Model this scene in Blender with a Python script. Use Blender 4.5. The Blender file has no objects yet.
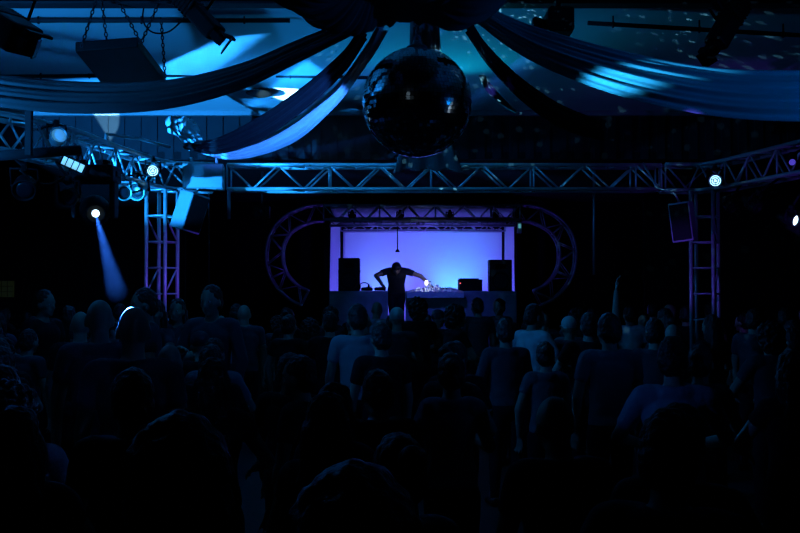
import bpy, bmesh, math, random
import numpy as np
from mathutils import Vector, Matrix, Euler
random.seed(7)
SC = bpy.context.scene
COL = SC.collection
R = math.radians
PI = math.pi

# ------------------------------------------------------------------ camera, world, exposure
F = 1000.0
TILT = math.atan(25.5 / F)
CAM = Vector((0, 0, 1.95))
cd = bpy.data.cameras.new('camera'); cam = bpy.data.objects.new('camera', cd); COL.objects.link(cam)
cam.location = CAM; cam.rotation_euler = (PI / 2 + TILT, 0, 0)
cd.sensor_width = 36; cd.lens = 45; cd.clip_start = 0.05; cd.clip_end = 100
SC.camera = cam
w = bpy.data.worlds.new('world'); SC.world = w; w.use_nodes = True
w.node_tree.nodes['Background'].inputs[0].default_value = (0.002, 0.004, 0.008, 1)
w.node_tree.nodes['Background'].inputs[1].default_value = 0.08
SC.view_settings.view_transform = 'Standard'; SC.view_settings.look = 'None'
SC.view_settings.exposure = 0.0; SC.view_settings.gamma = 1.0; SC.view_settings.use_curve_mapping = False
try:
    SC.cycles.use_denoising = True
    SC.cycles.max_bounces = 5; SC.cycles.volume_bounces = 0
    SC.cycles.sample_clamp_indirect = 3.0
except Exception:
    pass

def P(px, py, d):
    """the point that stands d metres in front of the camera and shows at pixel px, py"""
    c, s = math.cos(TILT), math.sin(TILT)
    u, v = (px - 400) / F, (266.5 - py) / F
    dr = Vector((u, c - s * v, s + c * v))
    return CAM + dr * (d / dr.y)

CEIL = 4.6
def on_ceiling(px, py):
    a = P(px, py, 1.0); dr = a - CAM
    return CAM + dr * ((CEIL - CAM.z) / dr.z)

# ------------------------------------------------------------------ lights
def aim(o, target):
    o.rotation_euler = (Vector(target) - o.location).to_track_quat('-Z', 'Y').to_euler()

def M2(nt, op, a, b):
    n = nt.nodes.new('ShaderNodeMath'); n.operation = op
    for i, x in enumerate((a, b)):
        if isinstance(x, (int, float)): n.inputs[i].default_value = x
        elif x is not None: nt.links.new(x, n.inputs[i])
    return n.outputs[0]

def spot(name, loc, target, power, color, size, blend=0.3, radius=0.03, poly=None, soft=0.004, dots=None):
    """a spotlight; poly = the shutter-cut outline it throws, given as the points it lands on; dots = speckles imitating mirror-ball sparkle"""
    l = bpy.data.lights.new(name, 'SPOT'); o = bpy.data.objects.new(name, l); COL.objects.link(o)
    l.energy = power; l.color = color; l.spot_size = R(size); l.spot_blend = blend; l.shadow_soft_size = radius
    o.location = loc; aim(o, target)
    if poly or dots:
        l.use_nodes = True; nt = l.node_tree; em = nt.nodes['Emission']
        tc = nt.nodes.new('ShaderNodeTexCoord'); s = nt.nodes.new('ShaderNodeSeparateXYZ')
        nt.links.new(tc.outputs['Normal'], s.inputs[0])
    if poly:
        rot = o.rotation_euler.to_matrix().transposed()
        q = []
        for p in poly:
            v = rot @ (Vector(p) - o.location); q.append((v.x / v.z, v.y / v.z))
        area = sum(q[i][0] * q[(i + 1) % len(q)][1] - q[(i + 1) % len(q)][0] * q[i][1] for i in range(len(q)))
        if area < 0: q.reverse()
        u = M2(nt, 'DIVIDE', s.outputs[0], s.outputs[2]); v = M2(nt, 'DIVIDE', s.outputs[1], s.outputs[2])
        cur = None
        for i in range(len(q)):
            (x0, y0), (x1, y1) = q[i], q[(i + 1) % len(q)]
            L = math.hypot(x1 - x0, y1 - y0) or 1e-6
            nx, ny = -(y1 - y0) / L, (x1 - x0) / L
            e = M2(nt, 'ADD', M2(nt, 'MULTIPLY', u, nx), M2(nt, 'MULTIPLY', v, ny))
            e = M2(nt, 'DIVIDE', M2(nt, 'ADD', e, -(x0 * nx + y0 * ny) + soft * 0.5), soft)
            n = nt.nodes.new('ShaderNodeClamp'); nt.links.new(e, n.inputs[0]); e = n.outputs[0]
            cur = e if cur is None else M2(nt, 'MULTIPLY', cur, e)
        nt.links.new(cur, em.inputs['Strength'])
    if dots:
        vo = nt.nodes.new('ShaderNodeTexVoronoi'); vo.inputs['Scale'].default_value = dots; vo.inputs['Randomness'].default_value = 0.75
        nt.links.new(tc.outputs['Normal'], vo.inputs['Vector'])
        e = M2(nt, 'LESS_THAN', vo.outputs['Distance'], 0.23)
        nt.links.new(e, em.inputs['Strength'])
    return o

def point(name, loc, power, color, radius=0.05):
    l = bpy.data.lights.new(name, 'POINT'); o = bpy.data.objects.new(name, l); COL.objects.link(o)
    l.energy = power; l.color = color; l.shadow_soft_size = radius; o.location = loc
    return o

def area(name, loc, target, power, color, sx, sy):
    l = bpy.data.lights.new(name, 'AREA'); o = bpy.data.objects.new(name, l); COL.objects.link(o)
    l.shape = 'RECTANGLE'; l.size = sx; l.size_y = sy; l.energy = power; l.color = color; o.location = loc; aim(o, target)
    return o

CYAN = (0.012, 0.30, 1.0); BLUE = (0.01, 0.14, 1.0); VIOLET = (0.115, 0.09, 1.0); WHITE = (0.55, 0.8, 1.0); TEAL = (0.0, 0.45, 0.8)
LEFTLAMP = Vector((-3.6, 10.3, 3.72))
NEARLEFT = Vector((-4.6, 6.6, 2.75))       # added unseen lamps outside the frame, for ceiling and swags
NEARRIGHT = Vector((4.9, 5.4, 2.9))
# wash over ceiling and swags, the first an added fill outside the frame
spot('ceiling_wash', NEARLEFT, (-3.3, 8.5, 4.75), 700, CYAN, 108, 1.0, 0.08)
spot('ceiling_wash_middle', (-2.3, 12.2, 3.75), on_ceiling(430, 60), 130, CYAN, 130, 1.0, 0.1)
# hard-edged shutter cuts on the ceiling
spot('profile_streak', LEFTLAMP, on_ceiling(205, 60), 1300, (0.02, 0.33, 1.0), 120, 0, 0.01,
     [on_ceiling(*p) for p in ((158, 68), (166, 83), (205, 77), (264, 34), (240, 36), (215, 42))], soft=0.03)
spot('profile_patch', LEFTLAMP + Vector((0.1, 0, 0)), on_ceiling(285, 85), 4200, CYAN, 100, 0, 0.01,
     [on_ceiling(*p) for p in ((244, 106), (300, 108), (330, 76), (306, 60), (283, 76))], soft=0.012)
spot('profile_hot', LEFTLAMP + Vector((0.0, 0, 0.05)), on_ceiling(288, 95), 26000, (0.35, 0.8, 1.0), 100, 0, 0.01,
     [on_ceiling(*p) for p in ((274, 97), (281, 100), (294, 99), (301, 91), (298, 89), (276, 88))], soft=0.006)
spot('profile_corner', (-3.6, 12.0, 3.75), P(108, 124, 14.6), 2600, (0.25, 0.7, 1.0), 120, 0, 0.01,
     [P(*p) for p in ((93, 113, 14.5), (119, 113, 14.5), (118, 128, 14.5), (110, 141, 14.5), (104, 132, 14.5))], soft=0.01)
# lamps that light the left rig, tower top and hung speakers
RIGL = Vector((-4.6, 8.8, 2.2))
def ray(L, az, el):
    return L + Vector((math.sin(R(az)) * math.cos(R(el)), math.cos(R(az)) * math.cos(R(el)), math.sin(R(el)))) * 4
spot('rig_light', RIGL, ray(RIGL, 20, 20), 4200, CYAN, 92, 0.1, 0.02, [ray(RIGL, *q) for q in ((-8, 8.7), (46, 8.2), (46, 16.2), (41, 21), (40, 31), (-8, 31))], soft=0.03)
spot('rig_front_light', (-4.4, 7.5, 1.9), P(202, 178, 12.0), 700, CYAN, 8, 0.6, 0.03)  # added lamp outside the frame, brightens the hung speaker front
# swags, lit by added lamps outside the frame
spot('right_swag_light', NEARLEFT + Vector((0.3, -0.3, 0)), P(628, 79, 6.3), 6500, (0.02, 0.45, 1.0), 2.4, 1.0, 0.02)
spot('right_swag_wash', NEARRIGHT + Vector((-0.2, -0.6, 0.1)), P(690, 80, 6.3), 100, (0.0, 0.2, 1.0), 70, 1.0, 0.05)
spot('left_swag_wash', (-2.8, 5.2, 2.3), P(290, 115, 9.8), 4200, (0.03, 0.2, 1.0), 40, 0.3, 0.03,
     [P(*p) for p in ((340, 55, 7.3), (388, 55, 7.2), (334, 120, 9.2), (240, 166, 11.6), (205, 162, 12.0), (200, 138, 12.0), (280, 100, 10.0))], soft=0.03)
spot('added_sparkle_spot', (0.32, 7.5, 3.35), on_ceiling(500, 25), 420, (0.2, 0.7, 1.0), 72, 0.1, 0.004, dots=38)  # added patterned spot imitating the ball's reflected dots
spot('added_sparkle_spot', P(481, 78, 6.9), on_ceiling(680, 20), 110, (0.2, 0.65, 1.0), 84, 0.1, 0.004, dots=34)  # second added pattern spot, standing in for reflections off the tiles
spot('teal_wash', (0.5, 12.4, 3.75), on_ceiling(450, 30), 100, (0.0, 0.36, 0.62), 120, 1.0, 0.08)
spot('swag_edge_violet', (2.6, 4.5, 2.5), P(490, 88, 8.5), 500, (0.1, 0.1, 1.0), 4, 1.0, 0.03)
# added unseen spots that give the mirror ball its glints
BALL = P(417, 102.5, 7.0)
spot('added_ball_spot', (5.2, 5.3, 2.35), BALL, 60, WHITE, 6, 0.3, 0.05)
spot('added_ball_spot', P(98, 190, 9.6), BALL, 120, WHITE, 6, 0.3, 0.05)
spot('added_ball_spot', (-1.9, 0.6, 3.9), BALL, 30, WHITE, 5, 0.3, 0.04)
# stage wash from lamps on the stage floor behind the tables
for px, pw in ((350, 70), (400, 120), (445, 120), (495, 70)):
    spot('stage_wash', (P(px, 290, 19.3).x, 19.3, 1.15), P(px, 252, 20.7), pw, VIOLET, 120, 1.0, 0.06)
for px in (372, 428, 478):
    spot('stage_wash', P(px, 231, 18.9), P(px, 268, 20.7), 26, VIOLET, 110, 1.0, 0.06)
spot('stage_cyan', (P(455, 290, 19.9).x, 19.9, 1.5), P(455, 266, 20.7), 90, (0.03, 0.5, 1.0), 80, 1.0, 0.05)
spot('stage_cyan', (P(384, 290, 19.9).x, 19.9, 1.5), P(384, 268, 20.7), 55, (0.08, 0.4, 1.0), 80, 1.0, 0.05)
spot('booth_wash', P(425, 190, 15.6), P(425, 306, 17.6), 90, (0.05, 0.075, 1.0), 62, 1.0, 0.05)
# violet light on the right rig and the curved stage trusses
V2 = (0.16, 0.06, 1.0)
spot('right_rig_violet', P(800, 240, 9.6), P(750, 180, 11.2), 22, V2, 60, 0.7, 0.03)
spot('right_tower_violet', P(650, 255, 11.2), P(703, 255, 12.4), 24, V2, 60, 0.6, 0.03)
spot('left_tower_violet', P(215, 245, 11.4), P(163, 265, 12.3), 25, V2, 60, 0.6, 0.03)
spot('arch_violet', P(318, 285, 17.6), P(283, 240, 18.5), 16, V2, 90, 0.7, 0.03)
spot('arch_violet', P(528, 285, 17.6), P(560, 240, 18.5), 7, V2, 90, 0.7, 0.03)
# dim light over the crowd; the keys are added lamps outside the frame
spot('crowd_light_left', P(120, 195, 11.8), P(400, 340, 9.5), 10, (0.0, 0.3, 0.9), 60, 0.8, 0.05)
spot('crowd_light_right', P(480, 160, 12.3), P(580, 345, 8.0), 40, (0.01, 0.24, 0.95), 42, 0.9, 0.05)
spot('crowd_key', (-4.3, 6.3, 3.5), P(560, 345, 9.0), 250, (0.015, 0.26, 1.0), 30, 1.0, 0.03)
spot('crowd_key', (-4.0, 3.4, 3.3), P(652, 385, 5.4), 120, (0.02, 0.2, 1.0), 7, 1.0, 0.03)
# ------------------------------------------------------------------ materials
def mat(name, col, rough=0.6, metal=0.0, noise=0.0, nscale=8.0, bump=0.0, bscale=40.0, emit=None, estr=0.0, objcol=False, sheen=0.0, spec=0.3):
    m = bpy.data.materials.new(name); m.use_nodes = True; nt = m.node_tree; b = nt.nodes['Principled BSDF']
    b.inputs['Roughness'].default_value = rough; b.inputs['Specular IOR Level'].default_value = spec; b.inputs['Metallic'].default_value = metal
    b.inputs['Base Color'].default_value = (*col, 1)
    if sheen: b.inputs['Sheen Weight'].default_value = sheen
    tc = nt.nodes.new('ShaderNodeTexCoord')
    src = None
    if objcol:
        oi = nt.nodes.new('ShaderNodeObjectInfo'); src = oi.outputs['Color']
    if noise or objcol:
        no = nt.nodes.new('ShaderNodeTexNoise'); no.inputs['Scale'].default_value = nscale; no.inputs['Detail'].default_value = 4
        nt.links.new(tc.outputs['Object'], no.inputs['Vector'])
        mr = nt.nodes.new('ShaderNodeMapRange'); mr.inputs[3].default_value = 1 - noise; mr.inputs[4].default_value = 1 + noise
        nt.links.new(no.outputs['Fac'], mr.inputs[0])
        mx = nt.nodes.new('ShaderNodeVectorMath'); mx.operation = 'SCALE'
        if src is not None: nt.links.new(src, mx.inputs[0])
        else: mx.inputs[0].default_value = col
        nt.links.new(mr.outputs[0], mx.inputs['Scale']); nt.links.new(mx.outputs[0], b.inputs['Base Color'])
    if bump:
        nb = nt.nodes.new('ShaderNodeTexNoise'); nb.inputs['Scale'].default_value = bscale; nb.inputs['Detail'].default_value = 3
        nt.links.new(tc.outputs['Object'], nb.inputs['Vector'])
        bp = nt.nodes.new('ShaderNodeBump'); bp.inputs['Strength'].default_value = bump; bp.inputs['Distance'].default_value = 0.02
        nt.links.new(nb.outputs['Fac'], bp.inputs['Height']); nt.links.new(bp.outputs[0], b.inputs['Normal'])
    if emit:
        b.inputs['Emission Color'].default_value = (*emit, 1); b.inputs['Emission Strength'].default_value = estr
    return m

MT = dict(
    
    floor=mat('dark_floor', (0.03, 0.03, 0.032), 0.5, 0, 0.3, 3, 0.1, 20, spec=0.08),
    blackwall=mat('black_drape_wall', (0.004, 0.004, 0.0045), 0.95, 0, 0.3, 5, spec=0.08),
    ceiling=mat('pale_ceiling_board', (0.55, 0.56, 0.58), 0.9, 0, 0.10, 1.5, 0.05, 12, spec=0.08),
    header=mat('corrugated_dark_sheet', (0.02, 0.022, 0.027), 0.8, 0, 0.25, 4, spec=0.08),
    lowceil=mat('black_painted_ceiling', (0.01, 0.01, 0.012), 0.95, 0, 0.2, 4, spec=0.08),
    steel=mat('dark_steel', (0.02, 0.021, 0.024), 0.7, 0.0, 0.3, 10, spec=0.08),
    alu=mat('brushed_aluminium', (0.5, 0.51, 0.53), 0.42, 0.55, 0.12, 30),
    alud=mat('dull_aluminium', (0.3, 0.3, 0.32), 0.45, 0.5, 0.15, 30),
    black=mat('black_paint', (0.004, 0.004, 0.0045), 0.6, 0, 0.25, 15, 0.05, 60, spec=0.08),
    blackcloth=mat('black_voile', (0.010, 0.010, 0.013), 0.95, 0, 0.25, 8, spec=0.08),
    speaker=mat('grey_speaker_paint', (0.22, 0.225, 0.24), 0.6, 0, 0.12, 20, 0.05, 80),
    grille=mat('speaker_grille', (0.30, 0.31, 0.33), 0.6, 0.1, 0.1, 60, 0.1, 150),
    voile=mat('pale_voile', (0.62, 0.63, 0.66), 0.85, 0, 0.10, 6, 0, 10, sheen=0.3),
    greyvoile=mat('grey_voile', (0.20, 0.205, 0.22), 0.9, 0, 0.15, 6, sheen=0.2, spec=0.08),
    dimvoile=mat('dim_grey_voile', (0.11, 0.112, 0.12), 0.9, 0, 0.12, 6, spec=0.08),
    arch=mat('dark_anodised_truss', (0.16, 0.16, 0.18), 0.35, 0.6, 0.15, 30),
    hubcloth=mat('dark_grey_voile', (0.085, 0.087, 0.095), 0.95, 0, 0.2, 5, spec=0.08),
    backdrop=mat('white_backdrop_cloth', (0.72, 0.72, 0.74), 0.9, 0, 0.04, 2, 0.15, 3),
    stagewood=mat('stage_board', (0.05, 0.045, 0.04), 0.6, 0, 0.3, 6),
    booth=mat('pale_table_cloth', (0.24, 0.24, 0.26), 0.8, 0, 0.6, 3.0, 0.8, 6),
    foil=mat('crumpled_plastic_sheet', (0.6, 0.62, 0.66), 0.3, 0.2, 0.35, 9, 0.7, 14),
    mirror=mat('mirror_tiles', (0.78, 0.79, 0.82), 0.09, 1.0),
    skin=mat('skin', (0.32, 0.2, 0.15), 0.55, 0, 0.1, 10, 0.05, 60),
    hair=mat('hair', (0.015, 0.012, 0.01), 0.45, 0, 0.3, 20, 0.5, 70),
    cloth=mat('crowd_cloth', (0.1, 0.1, 0.1), 0.85, 0, 0.12, 12, 0.3, 25, objcol=True, spec=0.15),
    trousers=mat('dark_denim', (0.012, 0.014, 0.019), 0.9, 0, 0.2, 14, 0.2, 30, spec=0.08),
    shoe=mat('black_shoe', (0.012, 0.012, 0.012), 0.5, 0, 0.2, 14, spec=0.08),
    eyewhite=mat('eye', (0.5, 0.5, 0.5), 0.25, 0, 0.05, 10),
    glass=mat('dark_lens_glass', (0.008, 0.009, 0.012), 0.25, 0.0),
    bottle=mat('white_plastic', (0.75, 0.75, 0.75), 0.4, 0, 0.05, 10),
    lit=mat('lit_lens', (0.8, 0.85, 0.9), 0.3, 0, 0, 1, 0, 1, (0.62, 0.86, 1.0), 3.0),
    litblue=mat('lit_blue_lens', (0.8, 0.85, 0.9), 0.3, 0, 0, 1, 0, 1, (0.35, 0.75, 1.0), 2.8),
    litcyan=mat('lit_cyan_lens', (0.3, 0.6, 0.8), 0.3, 0, 0, 1, 0, 1, (0.1, 0.5, 1.0), 0.4),
    glowpatch=mat('glow_patch', (0.6, 0.8, 0.9), 0.3, 0, 0, 1, 0, 1, (0.25, 0.72, 1.0), 0.9),  # glow of the added bar under the left truss
    litring=mat('lens_ring', (0.02, 0.03, 0.06), 0.4, 0.3, 0.1, 20),
    litviolet=mat('lit_violet_lens', (0.4, 0.3, 0.9), 0.3, 0, 0, 1, 0, 1, (0.16, 0.12, 1.0), 0.35),
    litwarm=mat('lit_bulb', (0.9, 0.9, 0.9), 0.3, 0, 0, 1, 0, 1, (0.85, 0.85, 1.0), 3.0),
    led=mat('red_led', (0.3, 0.05, 0.05), 0.3, 0, 0, 1, 0, 1, (1.0, 0.1, 0.12), 2.0),
    sign=mat('dim_lit_sign', (0.05, 0.06, 0.03), 0.5, 0, 0.2, 6, 0, 1, (0.35, 0.5, 0.12), 0.008),
    cable=mat('black_cable', (0.015, 0.015, 0.016), 0.6, 0, 0.2, 10, spec=0.08),
    greenpaint=mat('grey_green_can_paint', (0.22, 0.3, 0.27), 0.45, 0.3, 0.15, 20),
)

# ------------------------------------------------------------------ mesh helpers
def tag(o, label=None, cat=None, group=None, kind=None):
    if label: o['label'] = label
    if cat: o['category'] = cat
    if group: o['group'] = group
    if kind: o['kind'] = kind
    return o

def obj(name, bm, m, parent=None, smooth=False):
    bmesh.ops.recalc_face_normals(bm, faces=bm.faces)
    me = bpy.data.meshes.new(name)
    if smooth:
        for f in bm.faces: f.smooth = True
    bm.to_mesh(me); bm.free(); me.materials.append(MT[m] if isinstance(m, str) else m)
    o = bpy.data.objects.new(name, me); COL.objects.link(o)
    if parent is not None: o.parent = parent
    return o

def empty(name, loc=(0, 0, 0), rot=(0, 0, 0)):
    o = bpy.data.objects.new(name, None); COL.objects.link(o); o.location = loc; o.rotation_euler = rot
    o.empty_display_size = 0.1
    return o

def struct(name, bm, m, smooth=False):
    o = obj(name, bm, m, None, smooth); o['kind'] = 'structure'; return o

def B(): return bmesh.new()

def box(bm, c, s, bev=0.0, rot=None):
    g = bmesh.ops.create_cube(bm, size=1.0)
    vs = g['verts']
    mtx = Matrix.Translation(Vector(c)) @ (rot.to_4x4() if rot is not None else Matrix()) @ Matrix.Diagonal((*s, 1))
    bmesh.ops.transform(bm, matrix=mtx, verts=vs)
    if bev:
        es = list({e for v in vs for e in v.link_edges})
        bmesh.ops.bevel(bm, geom=es, offset=bev, segments=2, affect='EDGES', profile=0.5)
    return bm

def frame_of(t, up=Vector((0, 0, 1))):
    t = t.normalized()
    if abs(t.dot(up)) > 0.97: up = Vector((1, 0, 0))
    s = t.cross(up).normalized(); u = s.cross(t).normalized()
    return s, u

def tube(bm, pts, r, n=8, caps=True):
    """round tube through pts, r a number or one radius per point"""
    pts = [Vector(p) for p in pts]; N = len(pts)
    rs = r if isinstance(r, (list, tuple)) else [r] * N
    rings = []; ps = None
    for i, p in enumerate(pts):
        t = (pts[min(i + 1, N - 1)] - pts[max(i - 1, 0)]).normalized()
        if ps is None: s, u = frame_of(t)
        else:
            s = (ps - t * ps.dot(t)).normalized(); u = s.cross(t).normalized()
        ps = s
        rings.append([bm.verts.new(p + (s * math.cos(2 * PI * k / n) + u * math.sin(2 * PI * k / n)) * rs[i]) for k in range(n)])
    for i in range(N - 1):
        for k in range(n):
            bm.faces.new((rings[i][k], rings[i][(k + 1) % n], rings[i + 1][(k + 1) % n], rings[i + 1][k]))
    if caps:
        bm.faces.new(rings[0]); bm.faces.new(list(reversed(rings[-1])))
    return bm

def lathe(bm, prof, n=24, mtx=None):
    """profile (r, z) turned about z"""
    rings = []
    for r, z in prof:
        if r < 1e-5: rings.append([bm.verts.new((0, 0, z))])
        else: rings.append([bm.verts.new((r * math.cos(2 * PI * k / n), r * math.sin(2 * PI * k / n), z)) for k in range(n)])
    for a, b in zip(rings, rings[1:]):
        for k in range(n):
            A = [a[k % len(a)], a[(k + 1) % len(a)], b[(k + 1) % len(b)], b[k % len(b)]]
            A = list(dict.fromkeys(A))
            if len(A) >= 3:
                try: bm.faces.new(A)
                except ValueError: pass
    if mtx is not None:
        vs = [v for r_ in rings for v in r_]
        bmesh.ops.transform(bm, matrix=mtx, verts=vs)
    return bm

def ellipsoid(bm, c, r, rot=None, u=16, v=10):
    g = bmesh.ops.create_uvsphere(bm, u_segments=u, v_segments=v, radius=1.0)
    mtx = Matrix.Translation(Vector(c)) @ (rot.to_4x4() if rot is not None else Matrix()) @ Matrix.Diagonal((*r, 1))
    bmesh.ops.transform(bm, matrix=mtx, verts=g['verts'])
    return bm

def torus(bm, mtx, Rr, r, n=12, k=6, sx=1.0):
    rings = []
    for i in range(n):
        a = 2 * PI * i / n; c = Vector((math.cos(a) * Rr * sx, math.sin(a) * Rr, 0)); d = Vector((math.cos(a), math.sin(a), 0))
        rings.append([bm.verts.new(mtx @ (c + d * (r * math.cos(2 * PI * j / k)) + Vector((0, 0, r * math.sin(2 * PI * j / k))))) for j in range(k)])
    for i in range(n):
        for j in range(k):
            bm.faces.new((rings[i][j], rings[(i + 1) % n][j], rings[(i + 1) % n][(j + 1) % k], rings[i][(j + 1) % k]))
    return bm

def chain(bm, a, b, link=0.035, r=0.004):
    a, b = Vector(a), Vector(b); t = (b - a); L = t.length; n = max(2, int(L / (link * 0.8))); t.normalize()
    s, u = frame_of(t)
    for i in range(n + 1):
        c = a + t * (L * i / n)
        x, y = (s, u) if i % 2 else (u, s)
        m = Matrix((x, t, x.cross(t))).transposed().to_4x4(); m.translation = c
        torus(bm, m, link * 0.5, r, 8, 4, 0.55)
    return bm

def spline(pts, n):
    pts = [Vector(p) for p in pts]; out = []
    q = [pts[0] * 2 - pts[1]] + pts + [pts[-1] * 2 - pts[-2]]
    segs = len(pts) - 1
    for i in range(n):
        f = i / (n - 1) * segs; k = min(int(f), segs - 1); t = f - k
        p0, p1, p2, p3 = q[k:k + 4]
        out.append(0.5 * ((2 * p1) + (p2 - p0) * t + (2 * p0 - 5 * p1 + 4 * p2 - p3) * t * t + (3 * p1 - p0 - 3 * p2 + p3) * t ** 3))
    return out

def evaluated(o, mods):
    """o with modifiers baked in"""
    for kind, kw in mods:
        m = o.modifiers.new(kind.lower(), kind)
        for k, v in kw.items(): setattr(m, k, v)
    dg = bpy.context.evaluated_depsgraph_get()
    me = bpy.data.meshes.new_from_object(o.evaluated_get(dg), depsgraph=dg)
    o.modifiers.clear(); old = o.data; o.data = me; bpy.data.meshes.remove(old)
    return o

# ------------------------------------------------------------------ the room
b = B(); box(b, (0.2, 9.2, -0.05), (17, 25, 0.1)); struct('floor', b, 'floor')
b = B(); box(b, (0.2, 5.8, CEIL + 0.05), (17, 17.7, 0.1)); struct('ceiling', b, 'ceiling')
b = B(); box(b, (0.2, 18.15, 3.95), (17, 7.1, 0.1)); struct('ceiling_low', b, 'lowceil')
b = B()
x = -8.3
while x < 8.7:      # corrugated sheet, ribs with real depth
    box(b, (x, 14.62 + (0.03 if int(round(x / 0.12)) % 2 else 0.0), 4.25), (0.125, 0.06, 0.72)); x += 0.12
struct('wall_header', b, 'header')
b = B(); box(b, (0.2, 14.55, 4.56), (17, 0.08, 0.07)); struct('trim_1', b, 'alud')
b = B(); box(b, (-8.35, 9.2, 2.3), (0.1, 25, 4.6)); struct('wall_left', b, 'blackwall')
b = B(); box(b, (8.75, 9.2, 2.3), (0.1, 25, 4.6)); struct('wall_right', b, 'blackwall')
b = B(); box(b, (0.2, 21.65, 2.3), (17, 0.1, 4.6)); struct('wall_back', b, 'blackwall')
b = B(); box(b, (0.2, -3.2, 2.3), (17, 0.1, 4.6)); struct('wall_front', b, 'blackwall')
b = B(); box(b, (-5.95, 16.8, 1.95), (4.7, 0.1, 3.9)); struct('wall_flank_left', b, 'blackwall')
b = B(); box(b, (6.4, 16.8, 1.95), (4.6, 0.1, 3.9)); struct('wall_flank_right', b, 'blackwall')
# ceiling beam nearest the camera
b = B(); yb = 8.75
box(b, (0.2, yb, CEIL - 0.06), (16.6, 0.03, 0.12)); box(b, (0.2, yb, CEIL - 0.12), (16.6, 0.16, 0.02)); box(b, (0.2, yb, CEIL - 0.01), (16.6, 0.16, 0.02))
struct('trim_2', b, 'steel')
# stage platform
b = B(); box(b, (0.45, 19.4, 0.5), (6.4, 4.2, 0.98)); struct('floor_stage', b, 'stagewood')

# pipes under the ceiling
def pipe(name, a, c, r, label, hang):
    t = empty(name, a); tag(t, label, 'pipe')
    a, c = Vector(a), Vector(c)
    obj('tube', tube(B(), [Vector(), c - a], r, 10), 'steel', t, True)
    for px in hang:
        f = px; p = (c - a) * f
        h = B(); torus(h, Matrix.Translation(p) @ Matrix.Rotation(PI / 2, 4, 'Y'), r * 1.25, r * 0.4, 12, 6)
        box(h, p + Vector((0, 0, (CEIL - (a + p).z) / 2)), (0.014, 0.014, CEIL - (a + p).z))
        obj('hanger', h, 'steel', t)
    return t
pipe('ceiling_pipe', P(4, 20.5, 9.55), P(290, 20.5, 9.55), 0.022, 'dark horizontal pipe under the ceiling behind the hanging panel chains', (0.12, 0.48, 0.84))
pipe('ceiling_pipe', P(588, 23, 9.5), P(830, 37, 9.9), 0.022, 'dark horizontal pipe crossing the sparkle-dotted ceiling above the bright swag', (0.1, 0.45, 0.8))
pipe('ceiling_pipe', P(4, 76.5, 12.0), P(205, 75, 12.2), 0.022, 'thin dark pipe running low under the ceiling behind the hanging panel', (0.18, 0.42, 0.7))
pipe('ceiling_pipe', P(276, 76, 12.2), P(372, 78, 12.2), 0.02, 'short dark pipe seen between ceiling swags left of the mirror ball', (0.15, 0.7))

# ------------------------------------------------------------------ trusses
def truss(name, label, group, path, wd, ht, bay, m='alu', cr=0.024, br=0.012, up=Vector((0, 0, 1)), cat='truss', ladder=False):
    path = [Vector(p) for p in path]
    base = path[0].copy()
    t = empty(name, base); tag(t, label, cat, group)
    N = len(path); fr = []
    for i, p in enumerate(path):
        d = (path[min(i + 1, N - 1)] - path[max(i - 1, 0)]).normalized()
        s = d.cross(up).normalized(); u = s.cross(d).normalized(); fr.append((p - base, s, u))
    corners = [(-1, -1), (1, -1), (1, 1), (-1, 1)]
    def c(i, k):
        p, s, u = fr[i]; return p + s * (corners[k][0] * wd / 2) + u * (corners[k][1] * ht / 2)
    for k in range(4):
        obj('chord', tube(B(), [c(i, k) for i in range(N)], cr, 8), m, t, True)
    # resample for the bracing
    cum = [0]
    for i in range(N - 1): cum.append(cum[-1] + (path[i + 1] - path[i]).length)
    n = max(2, int(round(cum[-1] / bay)))
    def at(f, k):
        sN = f * cum[-1]
        i = max(j for j in range(N) if cum[j] <= sN + 1e-9); i = min(i, N - 2)
        q = (sN - cum[i]) / (cum[i + 1] - cum[i])
        return c(i, k).lerp(c(i + 1, k), q)
    faces_ = ((0, 1), (1, 2), (3, 2), (0, 3))
    if ladder:
        for i in range(n + 1):
            z = B()
            for a_, b_ in faces_: tube(z, [at(i / n, a_), at(i / n, b_)], br, 6)
            obj('rung', z, m, t, True)
            if i < n and i % 2 == 0:
                for a_, b_ in ((1, 2), (0, 3)):
                    p, q = (a_, b_) if i % 4 else (b_, a_)
                    obj('diagonal', tube(B(), [at(i / n, p), at((i + 1) / n, q)], br, 6), m, t, True)
        return t
    z = B()
    for a_, b_ in faces_:
        for i in range(n):
            p, q = (a_, b_) if i % 2 else (b_, a_)
            tube(z, [at(i / n, p), at((i + 1) / n, q)], br, 6)
            if i % 4 == 0: tube(z, [at(i / n, a_), at(i / n, b_)], br, 6)
        tube(z, [at(1, a_), at(1, b_)], br, 6)
    obj('bracing', z, m, t, True)
    return t

TZ = 3.38
truss('truss', 'long straight aluminium box truss crossing in front of the stage', None, [(-2.15, 12.55, TZ), (0.6, 12.55, TZ), (3.25, 12.55, TZ)], 0.3, 0.30, 0.31)
truss('truss', 'cyan lit curved box truss arching from the left corner tower towards the camera', None,
      spline([(-2.35, 12.55, TZ), (-2.95, 12.3, TZ), (-3.22, 11.0, TZ), (-3.4, 9.6, TZ), (-4.0, 8.5, TZ), (-5.2, 7.6, TZ)], 26), 0.3, 0.32, 0.27)
truss('truss', 'violet lit box truss running from the right corner tower towards the camera', None,
      spline([(3.3, 12.55, TZ), (3.9, 12.45, TZ), (4.28, 11.0, TZ), (4.6, 9.4, TZ), (5.3, 8.2, TZ)], 22), 0.3, 0.32, 0.27, 'alud')
truss('truss_tower', 'upright box truss tower on the left, cyan lit top and violet lit lower half', None,
      [(-2.93, 12.3, 0.02), (-2.93, 12.3, 1.6), (-2.93, 12.3, 3.2)], 0.27, 0.27, 0.33, up=Vector((0.35, 0.94, 0)), ladder=True)
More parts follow.
